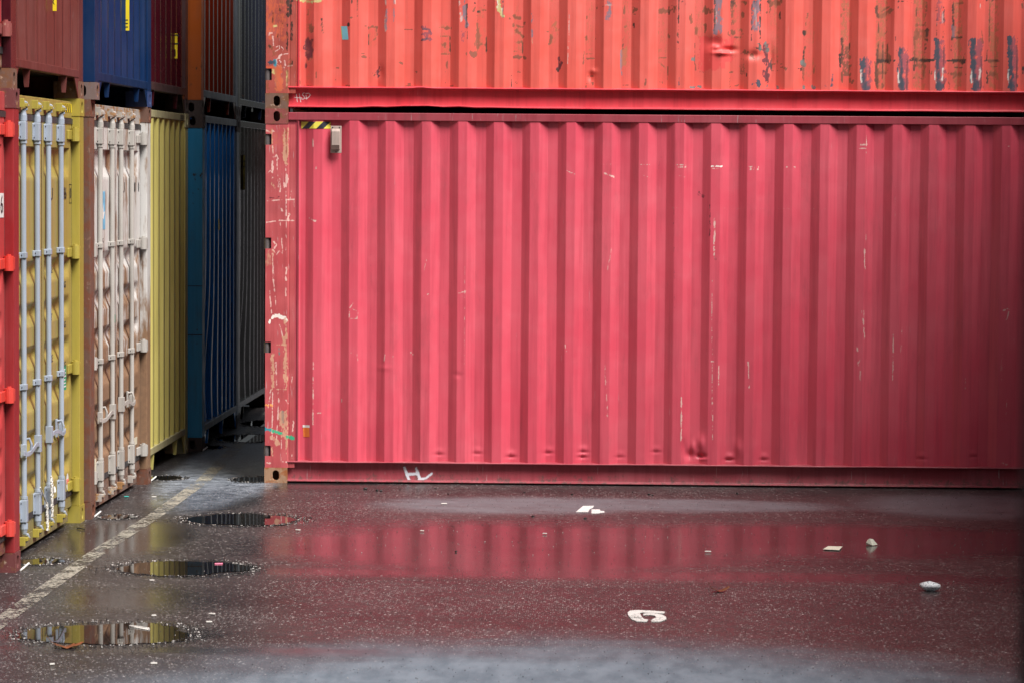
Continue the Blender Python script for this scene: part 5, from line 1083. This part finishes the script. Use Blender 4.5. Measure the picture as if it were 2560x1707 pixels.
hz_ = plate(r3, 'hazard_stripes', 0.170, 0.34, 2.800, 2.868, M['sign_yellow'], x=-0.0555)
for k in range(2):
    hs_ = MB(); y_ = 0.20+k*0.078; hs_.prism([(y_, 2.802), (y_+0.036, 2.802), (y_+0.020, 2.866), (y_-0.016, 2.866)], lambda a, b, t: (t, a, b), -0.0554, -0.0546)
    hs_.build('stripe', M['black'], hz_)

r4 = row_root(3, -3.650, 0, 'pale yellow shipping container with a vertically ribbed end wall and no doors showing')
shell(r4, dict(paint=M['yellow_pale'], cast=M['yellow_rail']))
end_wall(r4, dict(paint=M['yellow_pale']), u0=0.245, per=0.279, seg=(0.030, 0.10, 0.030, 0.119), rail_mat=M['yellow_rail'], railz=(H-0.064, H-0.006))
for k in range(4): MB().box(-0.006, -0.0045, 2.02+k*0.05, 2.045+k*0.05, H-0.055, H-0.015).build('stripe', M['black'], r4)

r5 = row_root(4, -3.533, 0, 'cobalt blue shipping container with a teal corner post and grey scuffed rails')
shell(r5, dict(paint=M['blue'], cast=M['cast_black']), post_near=M['teal'], post_far=M['blue_rail'])
end_wall(r5, dict(paint=M['blue']), u0=0.20, per=0.268, bulge=0.05, rail_mat=M['blue_rail'], gussets=(0.45, 1.40))
st = MB(); st.prism([(1.10, 1.98), (1.16, 1.90), (1.10, 1.88)], lambda a, b, t: (t, a, b), -0.012, -0.008); st.build('yellow_sticker', M['sign_yellow'], r5)
for z0, z1 in ((1.42, 1.426), (1.000, 1.008)): MB().box(-0.150, -0.003, 0.0, 0.0045, z0, z1).build('weld_seam', M['under'], r5)

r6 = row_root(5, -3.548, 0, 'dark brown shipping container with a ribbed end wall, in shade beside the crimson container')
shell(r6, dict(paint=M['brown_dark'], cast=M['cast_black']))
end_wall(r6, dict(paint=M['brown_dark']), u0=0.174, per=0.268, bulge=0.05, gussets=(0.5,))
sign_strip(r6, SGY[5], SGY[6], SGY[7], [('C', SGY[7]-0.09, 0.09)], w0=-0.020, w1=0.004, mat=M['sign_shade'])

# ---- upper tier
u0_ = row_root(0, -3.590, H, 'rust red shipping container on the top tier at the left edge, door end')
shell(u0_, dict(paint=M['maroon'], cast=M['cast_brown']))
doors(u0_, dict(door=M['door_red'], hinge=M['cast_red'], sill=M['cast_brown'], header=M['door_red']), rod_mat='rod', hz=(2.648, 1.853, 1.068, 0.345))
u1 = row_root(1, -3.642, H, 'oxide brown shipping container on the top tier, yellow letter strip reading R')
shell(u1, dict(paint=M['brown'], cast=M['cast_brown']), post_far=M['brown'])
end_wall(u1, dict(paint=M['brown']), u0=0.03, per=0.27, dep=0.022, bulge=0.03, low=(0.140, 0.192))
sign_strip(u1, SGY[0], 0.545, 1.60, [('R', 0.602, 0.050)])
u2 = row_root(2, -3.570, H, 'navy blue shipping container on the top tier with a yellow letter strip ending in E')
shell(u2, dict(paint=M['navy'], cast=[M['cast_blue'], M['cast_navy']]))
end_wall(u2, dict(paint=M['navy']), u0=0.214, per=0.272, dep=0.03, low=(0.132, 0.192), gussets=(0.62, 1.90))
sign_strip(u2, SGY[1], 0.535, 1.70, [('E', 0.583, 0.085)])
u3 = row_root(3, -3.650, H, 'dark maroon shipping container on the top tier with yellow plates lettered C and I')
shell(u3, dict(paint=M['maroon_dark'], cast=M['cast_black']))
end_wall(u3, dict(paint=M['maroon']), u0=0.058, per=0.279, low=(0.150, 0.215), rail_mat=M['maroon_dark'])
sign_strip(u3, SGY[2], SGY[3], SGY[4], [('C', 0.598, 0.12), ('I', 0.487, 0.085)], w0=-0.028, w1=0.006)
u4 = row_root(4, -3.545, H, 'rust red shipping container on the top tier with burnt orange post')
shell(u4, dict(paint=M['blue_rail'], cast=M['cast_black']), post_near=M['orange'])
end_wall(u4, dict(paint=M['rust_red']), u0=0.20, per=0.272, low=(0.150, 0.212), rail_mat=M['blue_rail'])
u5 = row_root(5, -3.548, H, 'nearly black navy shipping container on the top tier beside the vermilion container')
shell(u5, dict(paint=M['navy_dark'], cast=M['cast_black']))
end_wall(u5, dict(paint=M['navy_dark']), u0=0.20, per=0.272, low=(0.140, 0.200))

# ------------------------------------------------------------------ unseen stack, added right of the lane to shade the red wall
LEN = 6.058
for z_, mt, lab in ((0, 'maroon', 'maroon shipping container on the ground to the right, added unseen to shade the red wall'), (H, 'navy', 'navy shipping container stacked on top to the right, added unseen to shade the red wall')):
    o = tag(empty('shipping_container', (3.30, 21.45, z_), math.pi/2), lab, 'container', 'stacked shipping containers')
    o.location = (4.1+WID, 21.45, z_)
    shell(o, dict(paint=M[mt], cast=M['cast_brown'])); end_wall(o, dict(paint=M[mt]))

LEN = 12.192
COLS = ('maroon', 'yellow_pale', 'brown', 'navy', 'brown_dark', 'maroon')  # third tier added out of view to block sky light over the lane
LAB = ('maroon shipping container on the third tier above the rust red one, unseen light blocker', 'pale yellow shipping container on the third tier above the oxide brown one, unseen light blocker',
       'brown shipping container on the third tier above the navy one, unseen light blocker', 'navy shipping container on the third tier above the dark maroon one, unseen light blocker',
       'dark brown shipping container on the third tier above the orange post, unseen light blocker', 'maroon shipping container on the third tier, last of the row, unseen light blocker')
LEN = 12.192
for k in range(6):
    o = row_root(k, -3.60-0.01*(k % 3), 2*H, LAB[k]); shell(o, dict(paint=M[COLS[k]], cast=M['cast_brown'])); end_wall(o, dict(paint=M[COLS[k]]))
for z_, mt, lab in ((0, 'navy', 'navy shipping container hidden behind the crimson one, added to shade the lane'), (H, 'brown', 'brown shipping container hidden behind the vermilion one, added to shade the lane')):  # hidden stack added behind the red pair to darken the lane
    o = tag(empty('shipping_container', (RX-0.02-math.sin(RR)*(2*WID+0.06), RY+math.cos(RR)*(2*WID+0.06), z_), math.pi+RR), lab, 'container', 'stacked shipping containers')
    shell(o, dict(paint=M[mt], cast=M['cast_brown'])); end_wall(o, dict(paint=M[mt]))
nc = tag(empty('shipping_container', (0.3045, 2.2, 0), math.pi), 'black shipping container close to the camera, a blurred dark strip at the right edge', 'container')
shell(nc, dict(paint=M['sooty'], cast=M['sooty'])); end_wall(nc, dict(paint=M['sooty']))
# ------------------------------------------------------------------ small things
def rock(name, x, y, r, mat, seed, sq=(1, 1, 0.6), z=None, rot=0.0):
    rn = random.Random(seed); m_ = MB(); nu, nv = 18, 10; vs = []
    ph = [rn.uniform(0, 6.28) for _ in range(6)]
    for j in range(nv+1):
        th = math.pi*j/nv
        for i in range(nu):
            a = 2*math.pi*i/nu
            k = 1+0.10*math.sin(2*a+ph[0])*math.sin(th)+0.08*math.sin(3*a+ph[1]+th*2)+0.06*math.sin(4*th+ph[2])+0.03*math.sin(5*a+ph[3]*th)
            vx, vy, vz = r*k*sq[0]*math.sin(th)*math.cos(a), r*k*sq[1]*math.sin(th)*math.sin(a), r*k*sq[2]*math.cos(th)
            vs.append((vx*math.cos(rot)-vy*math.sin(rot), vx*math.sin(rot)+vy*math.cos(rot), vz))
    fs = [(j*nu+i, j*nu+(i+1) % nu, (j+1)*nu+(i+1) % nu, (j+1)*nu+i) for j in range(nv) for i in range(nu)]
    m_.add(vs, fs); o = m_.build(name, mat, smooth=True); o.location = (x, y, r*sq[2]*0.8 if z is None else z); return o
def stone_mat():
    t = NT('pale granite'); n = t.noise(t.co, 120, 4, 0.7); n2 = t.noise(t.co, 30, 3, 0.6)
    t.principled(t.mix(t.ramp(n, 0.5, 0.62), t.mix(n2, (0.80, 0.82, 0.86), (0.90, 0.92, 0.94)), (0.20, 0.21, 0.24)), 0.7, t.bump(n, 0.4, 0.002)); return t.m
M['stone'] = stone_mat()
M['pebble'] = plain('dark pebble', (0.012, 0.011, 0.011), 0.6)
M['leaf'] = plain('wet brown leaf', (0.17, 0.055, 0.02), 0.4, var=0.4)
M['foam'] = plain('cream foam scrap', (0.72, 0.70, 0.58), 0.7, var=0.05)
tag(rock('stone', 1.862, 16.95, 0.054, M['stone'], 3, (1.0, 0.75, 0.50), 0.028, -0.15), 'white speckled egg shaped stone mirrored in the wet asphalt at the right', 'stone')
pp = MB(); pp.prism([(1.366, 18.742), (1.412, 18.907), (1.503, 18.875), (1.469, 18.711)], lambda a, b, t: (a, b, t+0.004*math.sin(a*60)), 0.004, 0.006)
tag(pp.build('paper_scrap', M['foam']), 'flat cream rectangle of paper lying on the wet asphalt', 'paper')
fo = MB(); cr_ = [(-.034, 0, 0), (.005, -.03, 0), (.042, 0, .002), (.012, .03, 0), (-.026, .01, .030), (-.012, -.012, .044), (.012, -.004, .038), (.026, .008, .018), (-.034, -.008, .016)]
fo.add(cr_, [(0,1,8),(8,1,5),(5,1,6),(6,1,2),(6,2,7),(7,2,3),(6,7,3),(6,3,4),(5,6,4),(8,5,4),(0,8,4),(0,4,3),(0,3,2,1)])
fo_o = fo.build('foam_scrap', M['foam']); fo_o.location = (1.702, 19.02, 0.003)
tag(fo_o, 'crumpled cream foam scrap with its reflection, to the right of the flat paper', 'scrap')
def leaf(x, y, s, rot, label, seed):
    rn = random.Random(seed); pts = []; n = 26
    for i in range(n):
        a = 2*math.pi*i/n; k = s*(0.62+0.38*abs(math.cos(2.5*a)))*rn.uniform(0.85, 1.1)
        pts.append((k*math.cos(a)*1.2, k*math.sin(a)*0.8))
    m_ = MB(); vs = [(a, b, 0.006+0.016*(abs(a)/s)**1.6+0.004*math.sin(b*120)) for a, b in pts]+[(0, 0, 0.005)]
    m_.add(vs, [(i, (i+1) % n, n) for i in range(n)]); m_.path([(-s*0.3, 0, 0.006), (-s*1.0, 0.01, 0.025), (-s*1.35, 0.015, 0.055)], 0.0015, 6)
    o = m_.build('leaf', M['leaf']); o.location = (x, y, 0); o.rotation_euler = (0, 0, rot); return tag(o, label, 'leaf')
leaf(0.63, 16.80, 0.048, 0.35, 'curled brown leaf lying on the speckled asphalt between the digit 5 and the white stone', 2)
leaf(-2.757, 14.535, 0.072, 0.1, 'wet orange brown leaf at the near edge of the largest puddle', 5)
def scrap(x, y, w, d, rot, mat, label, name='scrap', h=0.006, cat='litter', group=None):
    m_ = MB(); m_.prism([(-w/2, -d/2), (w/2, -d/2*0.7), (w/2*0.92, d/2), (-w/2*0.9, d/2*0.8)], lambda a, b, t: (a, b, t), 0.0015, h)
    o = m_.build(name, mat, bevel=0.0015); o.location = (x, y, 0.003); o.rotation_euler = (0, 0, rot); return tag(o, label, cat, group)
M['tealp'] = plain('teal plastic', (0.02, 0.42, 0.38), 0.4); M['pinkp'] = plain('pink plastic', (0.85, 0.22, 0.35), 0.4); M['pale'] = plain('pale litter', (0.62, 0.60, 0.56), 0.6)
scrap(-3.59, 21.305, 0.035, 0.03, 0.1, M['tealp'], 'small teal plastic piece on the asphalt in front of the white doors')
scrap(-2.413, 17.70, 0.05, 0.04, 0.1, M['pinkp'], 'small pink plastic piece floating in the middle puddle')
s_ = MB(); s_.add([(-2.545, 15.21, .006), (-2.43, 15.10, .006), (-2.43, 15.14, .012), (-2.54, 15.225, .008)], [(0, 1, 2, 3)]); s_.path([(-2.548, 15.215, .008), (-2.48, 15.17, .010), (-2.428, 15.12, .008)], 0.004)
tag(s_.build('wood_splinter', M['pale']), 'pale splinter of wood lying in the largest puddle', 'splinter')
tk = MB(); tk.path([(-3.604, 19.39, .006), (-3.575, 19.35, .009), (-3.539, 19.325, .006)], 0.004)
tag(tk.build('twig', M['pebble']), 'thin dark twig on the asphalt below the mustard corner post', 'twig')
for i, (a_, b_, lab) in enumerate((((-3.575, 17.31), (-3.583, 17.50), 'white peg on the ground at the foot of the tomato red container'), ((-3.62, 20.047), (-3.625, 20.213), 'white peg on the ground at the foot of the white container, near corner'),
                                   ((-3.603, 22.397), (-3.607, 22.575), 'white peg on the ground at the foot of the white container, far corner'), ((-3.55, 24.90), (-3.552, 25.05), 'white peg on the ground at the foot of the teal corner post'))):
    k_ = MB(); k_.path([(a_[0]+0.02, a_[1]-0.02, 0.008), (b_[0]+0.035, b_[1], 0.022)], 0.006)
    tag(k_.build('peg', M['paper']), lab, 'peg', 'white pegs at the container corners')
proto = None
for i, (x, y) in enumerate([(-3.385,21.3),(-2.703,16.938),(-2.478,15.592),(-2.149,15.394),(-2.173,15.675),(-2.111,19.419),(-1.276,19.455),(.619,18.553),(-.447,19.382),(-1.223,21.076),(-2.235,14.064),(-2.726,14.002)]):
    if proto is None: proto = scrap(x, y, 0.035, 0.018, 0.0, M['pale'], 'tiny pale scrap of litter on the wet asphalt', 'litter_scrap', 0.008, 'litter', 'tiny pale scraps of litter'); continue
    o = proto.copy(); COLL.objects.link(o); o.location = (x, y, 0.003); o.rotation_euler = (0, 0, random.uniform(-0.5, 0.5)); o.scale = (random.uniform(0.7, 1.3),)*2+(1,)
proto = None
for i, (x, y) in enumerate([(-1.881,22.031),(-1.781,21.929),(-1.615,22.031),(-1.232,21.738),(-.662,21.907),(-.555,20.374),(-.185,20.291),(.156,21.992),(.279,21.867),(.305,21.815),(-.991,18.423),(-1.75,21.9),(-1.35,22.1),(-0.3,21.8),(0.95,22.0)]):
    if proto is None: proto = tag(rock('pebble', x, y, 0.012, M['pebble'], 8, (1.2, 0.9, 0.7)), 'small dark pebble on the wet asphalt', 'pebble', 'small dark pebbles on the asphalt'); continue
    o = proto.copy(); COLL.objects.link(o); o.location = (x, y, 0.006); s0 = random.uniform(0.5, 1.15); o.scale = (s0, s0, s0*0.8); o.rotation_euler = (0, 0, random.uniform(0, 6))
# twine tied round the lock rods of the mustard container
tw = MB(); X_ = -3.6387; YB = near_y(1)
def rope(p, r=0.006): 
    pts = []
    for i in range(len(p)-1):
        for k in range(6): pts.append(tuple(p[i][j]+(p[i+1][j]-p[i][j])*k/6 for j in range(3)))
    pts.append(p[-1]); tw.path(pts, r, 6)
rope([(X_-.004, YB+.905, .395), (X_-.001, YB+.975, .345), (X_+.002, YB+1.09, .270)], 0.005)
for q_ in range(2): rope([(X_+.002+.004*math.sin(k*2.2+q_*3.1), YB+1.09+0.012*math.sin(k*2.2+q_*3.1)+k*0.002, .275-k*.0165) for k in range(12)], 0.006)
rope([(X_-.004, YB+1.265, .43), (X_-.002, YB+1.29, .36), (X_-.001, YB+1.33, .315), (X_-.001, YB+1.385, .315), (X_-.01, YB+1.40, .345)], 0.006)
for q_ in range(2): rope([(X_-.002+.004*math.sin(k*2.2+q_*3.1), YB+1.27+0.012*math.sin(k*2.2+q_*3.1)+k*0.002, .42-k*.0235) for k in range(12)], 0.006)
tag(tw.build('twine', M['pale']), 'grey twisted twine tied round the lower ends of the pale blue lock rods', 'twine')
